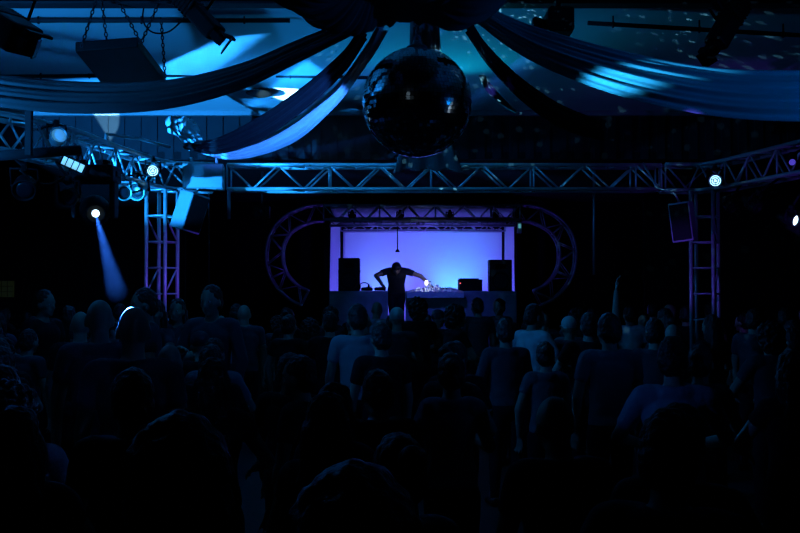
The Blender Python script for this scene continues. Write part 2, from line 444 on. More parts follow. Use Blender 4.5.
truss('truss_tower', 'upright box truss tower on the right with violet lit rungs', None,
      [(3.78, 12.4, 0.02), (3.78, 12.4, 1.6), (3.78, 12.4, 3.2)], 0.27, 0.27, 0.33, 'alud', up=Vector((0.5, 0.86, 0)), ladder=True)
# stage trusses
truss('truss', 'stage roof truss along the front edge above the booth', None, [P(324, 213, 18.2), P(420, 213, 18.2), P(519, 213, 18.2)], 0.28, 0.26, 0.26, 'alud')
truss('truss', 'slim stage truss in the middle under the stage roof', None, [P(326, 222, 19.2), P(420, 222, 19.2), P(516, 222, 19.2)], 0.2, 0.14, 0.2, 'alud', 0.018, 0.009)
truss('truss', 'low lattice truss along the top edge of the glowing blue backdrop', None, [P(341, 227.5, 20.3), P(420, 227.5, 20.3), P(505, 227.5, 20.3)], 0.2, 0.15, 0.19, 'alud', 0.018, 0.01)
la = [(328, 213, 18.5), (308, 215, 18.5), (288, 225, 18.5), (277, 241, 18.5), (275, 260, 18.5), (280, 277, 18.5), (292, 291, 18.5), (305, 298, 18.5)]
truss('truss', 'curved violet lit truss arch bulging from the left side of the stage', None, spline([P(*p) for p in la], 30), 0.3, 0.27, 0.22, 'arch', 0.022, 0.011, up=Vector((0, 1, 0)))
ra = [(842 - p[0], p[1], p[2]) for p in la]
truss('truss', 'curved dim truss arch bulging from the right side of the stage', None, spline([P(*p) for p in ra], 30), 0.3, 0.27, 0.22, 'arch', 0.022, 0.011, up=Vector((0, 1, 0)))
def stage_post(px, label):
    p = P(px, 300, 18.3); t = empty('stage_post', (p.x, p.y, 0.99)); tag(t, label, 'post')
    obj('tube', tube(B(), [(0, 0, 0), (0, 0, 2.55)], 0.05, 12), 'black', t, True)
    obj('foot', box(B(), (0, 0, 0.012), (0.3, 0.3, 0.024), 0.004), 'black', t)
stage_post(327, 'thick black post at the left front corner of the stage')
stage_post(519, 'thick black post at the right front corner of the stage')
p = P(519, 228, 18.2)
t = empty('clamp_lamp', p); tag(t, 'small pale green clamp lamp at the top of the right stage post', 'lamp')
b = B(); box(b, (0, -0.06, 0), (0.08, 0.08, 0.2), 0.015); obj('body', b, 'greenpaint', t)
b = B(); box(b, (0, -0.105, 0.03), (0.05, 0.02, 0.08), 0.006); obj('lens', b, mat('teal_lens', (0.2, 0.5, 0.5), 0.3, 0, 0, 1, 0, 1, (0.2, 0.8, 0.9), 0.35), t)

# ------------------------------------------------------------------ fabric
def cloth(name, m, pts, width, label, cat='fabric swag', group=None, folds=5, amp=0.03, lean=0.35, parent=None, nu=90, nv=64, seed=0, sagv=0.03, thick=0.004):
    """a gathered strip of cloth along pts; width given per control point"""
    c = spline(pts, nu); W = spline([Vector((x, 0, 0)) for x in width], nu)
    rnd = random.Random(seed); ph = [rnd.uniform(0, 6.28) for _ in range(8)]
    b = B(); rows = []
    for i in range(nu):
        tng = (c[min(i + 1, nu - 1)] - c[max(i - 1, 0)]).normalized()
        up = Vector((0, 0, 1)); wv = (up - tng * up.dot(tng)).normalized(); nv_ = tng.cross(wv).normalized()
        if nv_.y > 0: nv_ = -nv_
        wv = (wv * math.cos(lean) + nv_ * -math.sin(lean)).normalized(); nn = tng.cross(wv).normalized()
        if nn.y > 0: nn = -nn
        f = i / (nu - 1); row = []
        for j in range(nv):
            v = j / (nv - 1) - 0.5
            k = amp * (0.6 * math.sin(2 * PI * folds * v + ph[0] + 1.6 * math.sin(3.1 * f + ph[1])) + 0.4 * math.sin(2 * PI * folds * 1.9 * v + ph[2] + 2.0 * f) + 0.3 * math.sin(2 * PI * folds * 0.5 * v + ph[3] + 4 * f))
            row.append(b.verts.new(c[i] - c[0] + wv * (v * W[i].x) + nn * (k + sagv * (1 - 4 * v * v))))
        rows.append(row)
    for i in range(nu - 1):
        for j in range(nv - 1):
            b.faces.new((rows[i][j], rows[i + 1][j], rows[i + 1][j + 1], rows[i][j + 1]))
    bmesh.ops.recalc_face_normals(b, faces=b.faces)
    o = obj(name, b, m, parent, True); o.location = c[0]
    s = o.modifiers.new('solid', 'SOLIDIFY'); s.thickness = thick
    if label: tag(o, label, cat, group)
    return o

# the gathered fabric roof above the mirror ball
HUB = P(392, -40, 6.7)
b = B(); NA, NR = 160, 22; rows = []
for i in range(NA):
    a = 2 * PI * i / NA; row = []
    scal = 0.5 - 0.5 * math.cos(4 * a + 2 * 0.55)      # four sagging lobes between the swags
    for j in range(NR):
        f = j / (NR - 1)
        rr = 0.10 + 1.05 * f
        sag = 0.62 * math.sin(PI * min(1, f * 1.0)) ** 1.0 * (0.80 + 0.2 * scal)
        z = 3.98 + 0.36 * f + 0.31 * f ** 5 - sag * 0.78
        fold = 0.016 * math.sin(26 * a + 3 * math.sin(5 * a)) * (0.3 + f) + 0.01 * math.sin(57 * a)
        row.append(b.verts.new((math.cos(a) * rr, math.sin(a) * rr * 0.78, z + fold - 3.98)))
    rows.append(row)
for i in range(NA):
    for j in range(NR - 1):
        b.faces.new((rows[i][j], rows[(i + 1) % NA][j], rows[(i + 1) % NA][j + 1], rows[i][j + 1]))
bmesh.ops.recalc_face_normals(b, faces=b.faces)
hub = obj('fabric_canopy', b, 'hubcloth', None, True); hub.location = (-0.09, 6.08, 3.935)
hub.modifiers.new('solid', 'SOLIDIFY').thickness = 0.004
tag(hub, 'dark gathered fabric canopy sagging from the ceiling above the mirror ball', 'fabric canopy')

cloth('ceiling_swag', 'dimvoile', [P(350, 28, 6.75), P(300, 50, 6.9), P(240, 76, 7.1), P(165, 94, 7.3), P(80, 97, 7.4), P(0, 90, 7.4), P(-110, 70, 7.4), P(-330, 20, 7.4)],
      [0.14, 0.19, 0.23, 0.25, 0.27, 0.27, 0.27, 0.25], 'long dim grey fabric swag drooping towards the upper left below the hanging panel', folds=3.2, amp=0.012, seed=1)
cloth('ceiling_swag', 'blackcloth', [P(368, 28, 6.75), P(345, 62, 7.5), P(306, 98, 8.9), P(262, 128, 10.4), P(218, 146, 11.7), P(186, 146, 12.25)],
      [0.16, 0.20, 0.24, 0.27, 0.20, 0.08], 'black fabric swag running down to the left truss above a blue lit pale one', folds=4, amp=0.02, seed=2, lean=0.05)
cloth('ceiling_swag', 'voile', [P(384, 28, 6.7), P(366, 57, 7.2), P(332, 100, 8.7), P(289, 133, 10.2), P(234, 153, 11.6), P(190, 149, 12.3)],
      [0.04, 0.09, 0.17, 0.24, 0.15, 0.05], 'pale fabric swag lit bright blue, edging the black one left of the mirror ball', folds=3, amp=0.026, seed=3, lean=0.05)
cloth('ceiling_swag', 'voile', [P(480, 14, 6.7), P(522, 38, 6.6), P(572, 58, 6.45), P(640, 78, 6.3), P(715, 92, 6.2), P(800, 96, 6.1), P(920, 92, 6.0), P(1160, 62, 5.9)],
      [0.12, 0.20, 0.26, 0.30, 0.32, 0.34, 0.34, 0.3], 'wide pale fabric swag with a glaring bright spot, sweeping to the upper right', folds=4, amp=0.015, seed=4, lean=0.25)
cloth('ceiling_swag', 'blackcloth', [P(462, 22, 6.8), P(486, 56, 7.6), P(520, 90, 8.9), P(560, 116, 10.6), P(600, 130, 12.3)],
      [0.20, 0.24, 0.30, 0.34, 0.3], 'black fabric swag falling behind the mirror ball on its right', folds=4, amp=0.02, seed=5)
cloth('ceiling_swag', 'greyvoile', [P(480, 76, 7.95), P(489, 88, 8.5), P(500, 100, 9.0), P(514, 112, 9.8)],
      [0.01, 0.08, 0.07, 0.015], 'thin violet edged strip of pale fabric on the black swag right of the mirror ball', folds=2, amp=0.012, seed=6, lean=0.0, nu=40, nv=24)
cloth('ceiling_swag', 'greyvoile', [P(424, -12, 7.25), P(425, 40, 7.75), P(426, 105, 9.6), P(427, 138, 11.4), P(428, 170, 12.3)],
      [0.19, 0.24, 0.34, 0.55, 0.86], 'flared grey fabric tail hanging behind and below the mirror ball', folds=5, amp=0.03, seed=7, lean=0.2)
# that last strip runs straight away from the camera: give it its width across the room
o = bpy.data.objects['ceiling_swag.006']
me = o.data
cc = spline([P(424, -12, 7.25), P(425, 40, 7.75), P(426, 105, 9.6), P(427, 138, 11.4), P(428, 170, 12.3)], 90)
ww = spline([Vector((x, 0, 0)) for x in (0.19, 0.24, 0.34, 0.55, 0.86)], 90)
for i in range(90):
    for j in range(64):
        v = j / 63 - 0.5
        me.vertices[i * 64 + j].co = cc[i] - cc[0] + Vector((v * ww[i].x, 0, 0.014 * math.sin(2 * PI * 3.5 * v + 2 * i / 90) - 0.03 * (4 * v * v) * (i / 90)))

# crumpled pale knot where the blue swag is tied up
b = B(); bmesh.ops.create_icosphere(b, subdivisions=4, radius=0.15)
rnd = random.Random(5)
from mathutils import noise as mnoise
for v in b.verts:
    n1 = mnoise.noise(v.co * 9 + Vector((3, 1, 2))); n2 = mnoise.noise(v.co * 22)
    v.co = v.co * (1 + 0.5 * n1 + 0.25 * n2)
    v.co.z *= 1.25
    if v.co.z < -0.02: v.co.x += (-0.02 - v.co.z) * 0.9
o = obj('fabric_knot', b, 'foil', None, False); o.location = P(183, 131, 12.2)
tag(o, 'crumpled shiny pale fabric knot tied above the left truss tower', 'fabric knot')

# ------------------------------------------------------------------ mirror ball
BC = P(417, 102.5, 7.0); BR = 0.385
t = empty('mirror_ball', BC); tag(t, 'large mirror ball hanging from a chain under the fabric canopy', 'mirror ball')
b = B(); rows = 46; rnd = random.Random(3)
for i in range(rows):
    a0 = PI * i / rows - PI / 2; a1 = PI * (i + 1) / rows - PI / 2; am = (a0 + a1) / 2
    n = max(6, int(round(2 * PI * math.cos(am) / (PI / rows))))
    for k in range(n):
        t0, t1 = 2 * PI * (k + 0.04) / n, 2 * PI * (k + 0.96) / n
        g0, g1 = a0 + 0.04 * (a1 - a0), a1 - 0.04 * (a1 - a0)
        tm = (t0 + t1) / 2
        nrm = Vector((math.cos(am) * math.cos(tm), math.cos(am) * math.sin(tm), math.sin(am)))
        wob = Vector((rnd.gauss(0, 1), rnd.gauss(0, 1), rnd.gauss(0, 1))) * 0.02
        q = []
        for (g, h) in ((g0, t0), (g0, t1), (g1, t1), (g1, t0)):
            p = Vector((math.cos(g) * math.cos(h), math.cos(g) * math.sin(h), math.sin(g)))
            q.append(b.verts.new(p * BR + nrm * (p - nrm).dot(wob) * BR * 1.0))
        b.faces.new(q)
bmesh.ops.recalc_face_normals(b, faces=b.faces)
mb = obj('mirror_tiles', b, 'mirror', t); 
b = B(); bmesh.ops.create_uvsphere(b, u_segments=48, v_segments=32, radius=BR - 0.006); obj('core', b, 'black', t, True)
b = B(); lathe(b, [(0, 0.05), (0.03, 0.05), (0.035, 0.03), (0.07, 0.01), (0.075, -0.012), (0, -0.012)], 20, Matrix.Translation((0, 0, BR))); obj('top_cap', b, 'alud', t, True)
b = B(); chain(b, (0, 0, BR + 0.06), (0, 0, CEIL - BC.z), 0.075, 0.009); obj('chain', b, 'alud', t, True)

# ------------------------------------------------------------------ lamps and fixtures
def place(o, loc, direction, roll=0.0):
    """point the fixture's local -Z along direction"""
    o.location = loc
    q = Vector(direction).to_track_quat('-Z', 'Y')
    o.rotation_euler = (q.to_matrix() @ Matrix.Rotation(roll, 3, 'Z')).to_euler()

def par_can(label, loc, direction, r=0.1, L=0.26, paint='black', lens='glass', rings=False, group=None, hold=None):
    t = empty('par_can'); tag(t, label, 'stage lamp', group); place(t, loc, direction)
    b = B(); lathe(b, [(0, L * 0.62), (r * 0.42, L * 0.62), (r * 0.55, L * 0.45), (r * 0.9, L * 0.2), (r, 0), (r, -L * 0.34), (r * 1.06, -L * 0.36), (r * 1.06, -L * 0.4), (r * 0.93, -L * 0.4), (r * 0.93, -L * 0.26), (0, -L * 0.26)], 24)
    obj('body', b, paint, t, True)
    b = B(); lathe(b, [(0, -L * 0.33), (r * 0.5, -L * 0.325), (r * 0.9, -L * 0.29), (r * 0.9, -L * 0.27), (0, -L * 0.27)], 24); obj('lens', b, lens, t, True)
    if rings:
        b = B()
        for q in (0.32, 0.62, 0.88): torus(b, Matrix.Translation((0, 0, -L * 0.335)), r * q, r * 0.075, 24, 6)
        for a in (0.4, 2.5, 4.6): tube(b, [Vector((math.cos(a) * r * 0.1, math.sin(a) * r * 0.1, -L * 0.34)), Vector((math.cos(a) * r * 0.9, math.sin(a) * r * 0.9, -L * 0.34))], r * 0.05, 5)
        obj('lens_guard', b, 'litring', t, True)
    b = B(); tube(b, [(-r * 1.15, 0, 0), (-r * 1.15, r * 1.7, 0.0), (r * 1.15, r * 1.7, 0.0), (r * 1.15, 0, 0)], 0.012, 6)
    tube(b, [(-r * 1.2, 0, 0), (-r * 0.95, 0, 0)], 0.02, 8); tube(b, [(r * 0.95, 0, 0), (r * 1.2, 0, 0)], 0.02, 8)
    obj('yoke', b, 'black', t, True)
    b = B(); box(b, (0, r * 1.9, 0), (0.05, 0.07, 0.05), 0.01); obj('clamp', b, 'black', t)
    if hold is not None:
        mi = (Matrix.Translation(t.location) @ t.rotation_euler.to_matrix().to_4x4()).inverted()
        obj('hanger', tube(B(), [(0, r * 1.9, 0), mi @ Vector(hold)], 0.014, 8), 'black', t, True)
    return t

def moving_head(label, loc, direction, s=1.0, lens='lit', group=None):
    """base box hung from the truss, U yoke, tilting head"""
    t = empty('moving_head', loc); tag(t, label, 'moving light', group)
    b = B(); box(b, (0, 0, 0.33 * s), (0.40 * s, 0.30 * s, 0.15 * s), 0.02 * s)
    for sx in (-1, 1): box(b, (sx * 0.2 * s, 0, 0.33 * s), (0.03 * s, 0.12 * s, 0.05 * s), 0.008 * s)
    obj('base', b, 'black', t)
    for sx in (-1, 1):
        b = B(); box(b, (sx * 0.17 * s, 0, 0.1 * s), (0.05 * s, 0.16 * s, 0.34 * s), 0.02 * s); obj('yoke_arm', b, 'black', t)
    b = B(); lathe(b, [(0, 0.15), (0.10, 0.15), (0.135, 0.11), (0.14, 0.02), (0.13, -0.08), (0.105, -0.15), (0.085, -0.2), (0.075, -0.2), (0.07, -0.17), (0, -0.17)], 28)
    h = obj('head', b, 'black', t, True); h.scale = (s, s, s)
    h.rotation_euler = Vector(direction).to_track_quat('-Z', 'Y').to_euler()
    b = B(); lathe(b, [(0, -0.192), (0.022, -0.19), (0.033, -0.184), (0.033, -0.172), (0, -0.172)], 24); obj('lens', b, lens, h, True)
    for k in (-0.1, 0.1):
        b = B(); box(b, (k * s, 0, 0.43 * s), (0.05 * s, 0.08 * s, 0.06 * s), 0.008 * s); obj('clamp', b, 'black', t)
    return t

def scanner(label, loc, direction, L=0.62, r=0.085, group=None, up=(0, 0, 1)):
    """long moving-mirror scanner: body, cooling fins, mirror bracket; points along local -Z"""
    t = empty('scanner'); tag(t, label, 'stage light', group); place(t, loc, direction)
    b = B(); box(b, (0, 0, 0.08), (r * 2, r * 1.7, L), 0.02)
    for k in range(6): box(b, (0, 0, 0.08 + L * (0.05 + 0.07 * k)), (r * 2.12, r * 1.82, 0.012))
    obj('body', b, 'black', t)
    b = B(); tube(b, [(0, 0, 0.08 - L / 2), (0, 0, 0.03 - L / 2)], r * 0.7, 20); obj('lens_tube', b, 'black', t)
    b = B(); box(b, (r * 0.75, 0, -L / 2 + 0.04), (0.02, 0.06, 0.16), 0.005); box(b, (0, r * 0.75, -L / 2 - 0.02), (r * 1.6, 0.02, 0.05), 0.004)
    obj('mirror_bracket', b, 'black', t)
    b = B(); box(b, (0.01, 0, -L / 2 - 0.055), (0.11, 0.13, 0.012), 0.003, Matrix.Rotation(0.7, 3, 'Y')); obj('mirror', b, 'glass', t)
    b = B(); tube(b, [(-r * 1.2, 0, 0.1), (-r * 1.2, r * 2.0, 0.1), (r * 1.2, r * 2.0, 0.1), (r * 1.2, 0, 0.1)], 0.013, 6); obj('yoke', b, 'black', t, True)
    b = B(); box(b, (0, r * 2.3, 0.1), (0.06, 0.1, 0.06), 0.01); obj('clamp', b, 'black', t)
    return t

# upper left and upper right fixtures close under the ceiling
scanner('black scanner light pointing down right across the ceiling light streak', P(203, 20, 7.5), P(222, 40, 7.42) - P(190, 6, 7.55), 0.52, 0.075)
scanner('black scanner light pointing down left above the bright right swag', P(724, 30, 7.4), P(708, 57, 7.3) - P(736, 8, 7.5), 0.5, 0.075)
scanner('bulky black scanner light at the upper left corner beside the pipe', P(14, 34, 6.6), P(34, 50, 6.5) - P(-6, 24, 6.7), 0.42, 0.12)
# boxy projector on the ceiling right of the canopy
t = empty('projector', P(551, 24, 8.4)); tag(t, 'boxy black projector under the ceiling right of the fabric canopy', 'projector')
b = B(); box(b, (0.06, 0, 0), (0.22, 0.36, 0.2), 0.02); box(b, (0.06, 0, 0.11), (0.16, 0.2, 0.03), 0.005); obj('body', b, 'black', t)
b = B(); lathe(b, [(0, 0), (0.07, 0), (0.085, 0.02), (0.05, 0.14), (0, 0.14)], 20, Matrix.Translation((-0.16, -0.02, -0.03)) @ Matrix.Rotation(PI / 2, 4, 'Y')); obj('snout', b, 'black', t, True)
b = B(); box(b, (0.06, 0, 0.2 + (CEIL - t.location.z - 0.2) / 2 - 0.04), (0.04, 0.04, CEIL - t.location.z - 0.16)); obj('bracket', b, 'black', t)

# black panel hung on chains
t = empty('suspended_board'); tag(t, 'flat black panel hanging on chains under the ceiling at upper left', 'ceiling board')
c0, c1, c2, c3 = P(75, 52, 8.5), P(138, 47, 8.5), P(166, 83, 9.8), P(103, 86, 9.8)
ctr = (c0 + c1 + c2 + c3) / 4; t.location = ctr
b = B()
lo = [b.verts.new(c - ctr) for c in (c0, c1, c2, c3)]; hi = [b.verts.new(c - ctr + Vector((0, 0, 0.09))) for c in (c0, c1, c2, c3)]
b.faces.new(lo); b.faces.new(list(reversed(hi)))
for i in range(4): b.faces.new((lo[i], lo[(i + 1) % 4], hi[(i + 1) % 4], hi[i]))
bmesh.ops.recalc_face_normals(b, faces=b.faces)
bmesh.ops.bevel(b, geom=list(b.edges), offset=0.012, segments=2, affect='EDGES', profile=0.5)
obj('panel', b, 'black', t)
for px0, py0, px1, py1, d in ((82, 52, 95, 6, 8.5), (107, 50, 102, 4, 8.6), (140, 48, 118, 3, 8.5), (142, 48, 160, 2, 8.6), (165, 82, 160, 2, 9.6)):
    a = P(px0, py0, d) - ctr + Vector((0, 0, 0.06)); q = P(px1, py1, d)
    k = (CEIL - 0.01 - P(px0, py0, d).z) / max(0.05, q.z - P(px0, py0, d).z); e = P(px0, py0, d).lerp(q, k) - ctr
    obj('chain', chain(B(), a, e, 0.045, 0.006), 'steel', t)
b = B(); tube(b, spline([P(145, 0, 8.9) - ctr, P(143, 20, 8.9) - ctr, P(152, 32, 8.9) - ctr, P(168, 32, 8.9) - ctr, P(182, 20, 8.9) - ctr, P(190, 6, 8.9) - ctr], 30), 0.008, 6); obj('cable', b, 'cable', t, True)
# dark lens-shaped tray below the bright ceiling patch
t = empty('ceiling_tray', P(259, 93.5, 13.0)); tag(t, 'dark flat tray under the ceiling next to the brightest light patch', 'ceiling lamp')
b = B(); ellipsoid(b, (0, 0, 0), (0.17, 0.25, 0.02), None, 24, 12); obj('tray', b, 'black', t, True)
b = B(); tube(b, [(0, 0, 0.02), (0, 0, CEIL - t.location.z)], 0.012, 6); obj('rod', b, 'steel', t)

# left rig lamps
ML = P(95, 209, 9.9); BEAM_TO = P(124, 319, 5.3)
mh = moving_head('black moving light hanging from the left truss, sending a blue beam down', ML + Vector((0, 0, -0.02)), BEAM_TO - ML, 1.1)
lens = ML + Vector((0, 0, -0.02)) + (BEAM_TO - ML).normalized() * 0.226
spot('beam_lamp', lens, BEAM_TO, 400000, (0.025, 0.17, 0.95), 1.95, 0.5, 0.012)
par_can('tilted black stage lamp with lit rim left of the blue beam lamp', P(70, 196, 9.4), P(61, 204, 9.1) - P(75, 190, 9.6), 0.085, 0.24, 'black', hold=(-3.38, 9.8, 3.23))
par_can('grey green stage lamp right of the blue beam lamp, farther from the tower', P(122, 192, 10.9), P(128, 196, 10.4) - P(110, 188, 11), 0.08, 0.26, 'greenpaint', hold=(-3.2, 11.0, 3.23))
par_can('grey green stage lamp close beside the left tower top', P(140, 190, 11.4), P(124, 198, 10.9) - P(148, 188, 11.5), 0.1, 0.28, 'greenpaint', hold=(-3.1, 11.6, 3.23))
par_can('white glowing round lamp at the top of the left truss tower', P(153, 171, 11.7), Vector((0.2, -1, -0.08)), 0.075, 0.2, 'alud', 'litblue', True, hold=(-2.95, 12.2, 3.53))
par_can('blank black stage lamp at far left under the curved truss', P(25, 186, 9.0), Vector((0.2, -0.8, -0.5)), 0.1, 0.26, hold=(-3.62, 9.15, 3.24))
par_can('cyan lit round lamp on the left side inside the curved truss', P(57, 138, 9.3), Vector((0.5, -0.8, 0.2)), 0.075, 0.22, 'alud', 'litcyan', hold=(-3.45, 9.5, 3.5))
# added glowing bar standing in for a bright cyan patch
t = empty('glow_bar', P(73, 164.5, 9.35)); tag(t, 'added glowing cyan bar lying under the left truss above the blue beam lamp', 'stage lamp')
rt = Matrix.Rotation(0.42, 3, 'Y')
b = B(); box(b, rt @ Vector((0, 0.05, 0)), (0.27, 0.09, 0.11), 0.01, rt); obj('housing', b, 'black', t)
b = B(); box(b, rt @ Vector((0, -0.003, 0)), (0.21, 0.02, 0.075), 0.004, rt); obj('lit_pane', b, 'glowpatch', t)
b = B()
for k in (-0.06, 0.0, 0.06): box(b, rt @ Vector((k, -0.016, 0)), (0.008, 0.008, 0.08), 0, rt)
obj('guard', b, 'black', t)
b = B(); tube(b, [(0.02, 0.05, 0.04), (-0.03, 0.25, 0.12)], 0.014, 8); obj('clamp', b, 'black', t, True)
# right rig lamps
par_can('white glowing round lamp at the corner of the right truss', P(715, 181, 11.9), Vector((-0.25, -1, -0.06)), 0.078, 0.2, 'alud', 'litblue', True, hold=(3.9, 12.3, 3.53))
par_can('bright white oval lamp at the right edge beaming down right', P(789, 219, 10.4), Vector((0.5, -0.8, -0.25)), 0.06, 0.24, 'black', 'lit', hold=(4.38, 10.5, 3.24))
par_can('dark stage lamp under the right truss left of the oval lamp', P(752, 204, 11), Vector((0.45, -0.6, -0.5)), 0.075, 0.22, 'black', hold=(4.26, 11.1, 3.24))
par_can('dark stage lamp hanging nearest the right tower', P(729, 204, 11.6), Vector((0.2, -0.6, -0.6)), 0.07, 0.2, 'black', hold=(4.05, 11.8, 3.24))
par_can('small violet glowing lamp on the far right of the right truss', P(792, 162, 10.4), Vector((-0.3, -1, -0.2)), 0.036, 0.12, 'black', 'litviolet', hold=(4.35, 10.55, 3.52))
spot('oval_lamp', P(789.5, 219.5, 10.25), P(850, 240, 9.2), 60, (0.02, 0.3, 1.0), 14, 0.4, 0.02)
# pipe across the left corner and short posts
b = B(); tube(b, [P(-20, 157, 8.4), P(80, 150, 8.9)], 0.045, 10)
o = obj('dark_pipe', b, 'steel', None, True); tag(o, 'thick dark pipe lying across the left curved truss at the edge', 'pipe')
b = B(); box(b, P(29, 131, 8.5), (0.055, 0.055, 0.42), 0.006)
o = obj('dark_post', b, 'steel'); tag(o, 'short dark upright post standing on the thick pipe at left', 'post')
b = B(); tube(b, [P(105, 153, 11.1), P(106, 134, 11.2), P(140, 139, 11.6), P(170, 147, 12.0)], 0.018, 8)
o = obj('scaffold_tube', b, 'alud', None, True); tag(o, 'thin scaffold tube sloping above the left truss towards the speaker', 'pipe')
# cables along the left truss
rnd = random.Random(9)
for k, (a, c_) in enumerate((((60, 176, 9.5), (76, 172, 9.8)), ((20, 170, 8.9), (66, 176, 9.4)), ((112, 186, 10.6), (150, 182, 11.8)))):
    pa, pb = P(*a), P(*c_)
    pts = [pa.lerp(pb, f) - Vector((0, 0, 0.10 * math.sin(PI * f))) for f in (0, 0.2, 0.4, 0.6, 0.8, 1)]
    o = obj('cable', tube(B(), spline(pts, 24), 0.012, 6), 'cable', None, True)
    tag(o, ('black cable loop hanging between the far left lamps under the curved truss', 'black cable drooping at the far left end of the curved truss', 'black cable drooping beside the grey green lamps near the left tower')[k], 'cable')
# small square lamp housings facing us
# lit monitor-like speaker and tilted speaker near the left tower
t = empty('hung_speaker', P(204, 177.5, 12.05)); tag(t, 'flat blue lit box speaker hung upright on the front truss beside the left tower', 'speaker')
rz = Matrix.Rotation(0.12, 3, 'Z')
b = B(); box(b, (0, 0, 0), (0.48, 0.34, 0.30), 0.012, rz); obj('cabinet', b, 'speaker', t)
b = B(); box(b, rz @ Vector((0, -0.172, 0)), (0.45, 0.012, 0.27), 0.004, rz); obj('grille', b, 'grille', t)
b = B()
for sx in (-0.15, 0.15): box(b, rz @ Vector((sx, 0, 0.19)), (0.03, 0.05, 0.1), 0.004)
obj('bracket', b, 'alu', t)
t = empty('hung_speaker', P(190, 212, 11.9)); tag(t, 'tilted speaker with bright pale side hanging below the flat box speaker', 'speaker')
rt = Matrix.Rotation(0.30, 3, 'Y') @ Matrix.Rotation(0.85, 3, 'Z')
b = B(); box(b, (0, 0, 0), (0.27, 0.26, 0.46), 0.012, rt); obj('cabinet', b, 'speaker', t)
b = B(); box(b, rt @ Vector((-0.0, -0.134, 0)), (0.24, 0.012, 0.42), 0.004, rt); obj('grille', b, 'black', t)
b = B(); tube(b, [rt @ Vector((0.0, 0, 0.22)), Vector((0.1, 0, 0.30)), Vector((0.30, 0.02, 0.28)), Vector((0.36, 0.05, 0.36))], 0.014, 6); obj('bracket', b, 'alu', t, True)
t = empty('hung_speaker', P(683, 222, 12.0)); tag(t, 'dim tilted speaker hanging left of the right truss tower', 'speaker')
rt = Matrix.Rotation(-0.12, 3, 'Y') @ Matrix.Rotation(-0.5, 3, 'Z')
b = B(); box(b, (0, 0, 0), (0.25, 0.26, 0.47), 0.012, rt); obj('cabinet', b, 'speaker', t)
b = B(); box(b, rt @ Vector((0, -0.134, 0)), (0.22, 0.012, 0.43), 0.004, rt); obj('grille', b, 'black', t)
b = B(); tube(b, [rt @ Vector((0, 0, 0.22)), Vector((-0.1, 0, 0.34)), Vector((-0.3, 0.05, 0.42)), Vector((-0.4, 0.3, 0.75))], 0.014, 6); obj('bracket', b, 'alud', t, True)
# hanging poles and cables in the dark
def pole(name, px, y0, y1, d, r, label, m='alud'):
    a, c_ = P(px, y0, d), P(px, y1, d); o = obj(name, tube(B(), [Vector(), (c_ - a)], r, 8), m, None, True); o.location = a
    tag(o, label, 'pole')
pole('hanging_pole', 229, 190, 219, 12.5, 0.022, 'short upright pole hanging under the front truss right of the speakers')
pole('hanging_cable', 209, 193, 296, 12.42, 0.007, 'thin cable dropping from the tilted speaker down into the crowd', 'cable')
pole('hanging_pole', 594, 165.5, 275, 15.5, 0.02, 'thin dim upright pole in the dark between stage arch and right tower')
t = empty('wall_fixture', P(262, 212, 16.2)); tag(t, 'small dark lamp box hanging in the dark left above the left stage arch', 'lamp')
b = B(); box(b, (0, 0, 0), (0.26, 0.2, 0.2), 0.02); obj('body', b, 'black', t)
b = B(); lathe(b, [(0, 0), (0.05, 0), (0.06, 0.02), (0.06, 0.06), (0, 0.06)], 16, Matrix.Translation((0.0, -0.1, 0)) @ Matrix.Rotation(PI / 2, 4, 'X')); obj('lens', b, 'glass', t, True)
b = B(); box(b, (0, 0, 0.1 + (3.9 - t.location.z - 0.1) / 2), (0.03, 0.03, 3.9 - t.location.z - 0.1)); obj('bracket', b, 'black', t)
# dim panel on the wall at far left
t = empty('wall_sign', P(5, 289, 16.7)); tag(t, 'dim yellowish gridded sign panel on the dark wall at the left edge', 'sign')
b = B(); box(b, (0, 0, 0), (0.3, 0.04, 0.27), 0.006); obj('panel', b, 'sign', t)
b = B()
for k in (-0.05, 0.05): box(b, (k, -0.024, 0), (0.008, 0.008, 0.26))
for k in (-0.045, 0.045): box(b, (0, -0.024, k), (0.29, 0.008, 0.008))
obj('grid', b, 'black', t)

# ------------------------------------------------------------------ the stage
# backdrop cloth with soft wrinkles, and the two side legs
def sheet(name, c, label, cat, m='backdrop', amp=0.012, nx=60, nz=40, seed=1):
    a, bb, cc_, d_ = [Vector(p) for p in c]; b = B(); g = []
    for i in range(nx + 1):
        row = []
        for j in range(nz + 1):
            u, v = i / nx, j / nz
            p = a.lerp(bb, u).lerp(d_.lerp(cc_, u), v)
            p = p + Vector((0, amp * (mnoise.noise(Vector((u * 7 + seed, v * 4, 0))) + 0.5 * math.sin(u * 16 + 3 * v)), 0)) - a
            row.append(b.verts.new(p))
        g.append(row)
    for i in range(nx):
        for j in range(nz): b.faces.new((g[i][j], g[i + 1][j], g[i + 1][j + 1], g[i][j + 1]))
    o = obj(name, b, m, None, True); o.location = a; o.modifiers.new('solid', 'SOLIDIFY').thickness = 0.005
    tag(o, label, cat); return o
sheet('backdrop_cloth', (P(343, 337.8, 20.7), P(504, 337.8, 20.7), P(504, 229, 20.7), P(343, 229, 20.7)), 'glowing blue violet backdrop cloth across the back of the stage', 'backdrop')
sheet('side_cloth', (P(329, 340, 19.8), P(341, 338, 20.6), P(340, 222, 20.6), P(331, 222, 19.8)), 'narrow blue lit side cloth at the left edge of the stage', 'backdrop', nx=12)
sheet('side_cloth', (P(504, 338, 20.6), P(515, 340, 19.8), P(514, 224, 19.8), P(505, 224, 20.6)), 'narrow blue lit side cloth at the right edge of the stage', 'backdrop', nx=12, seed=4)
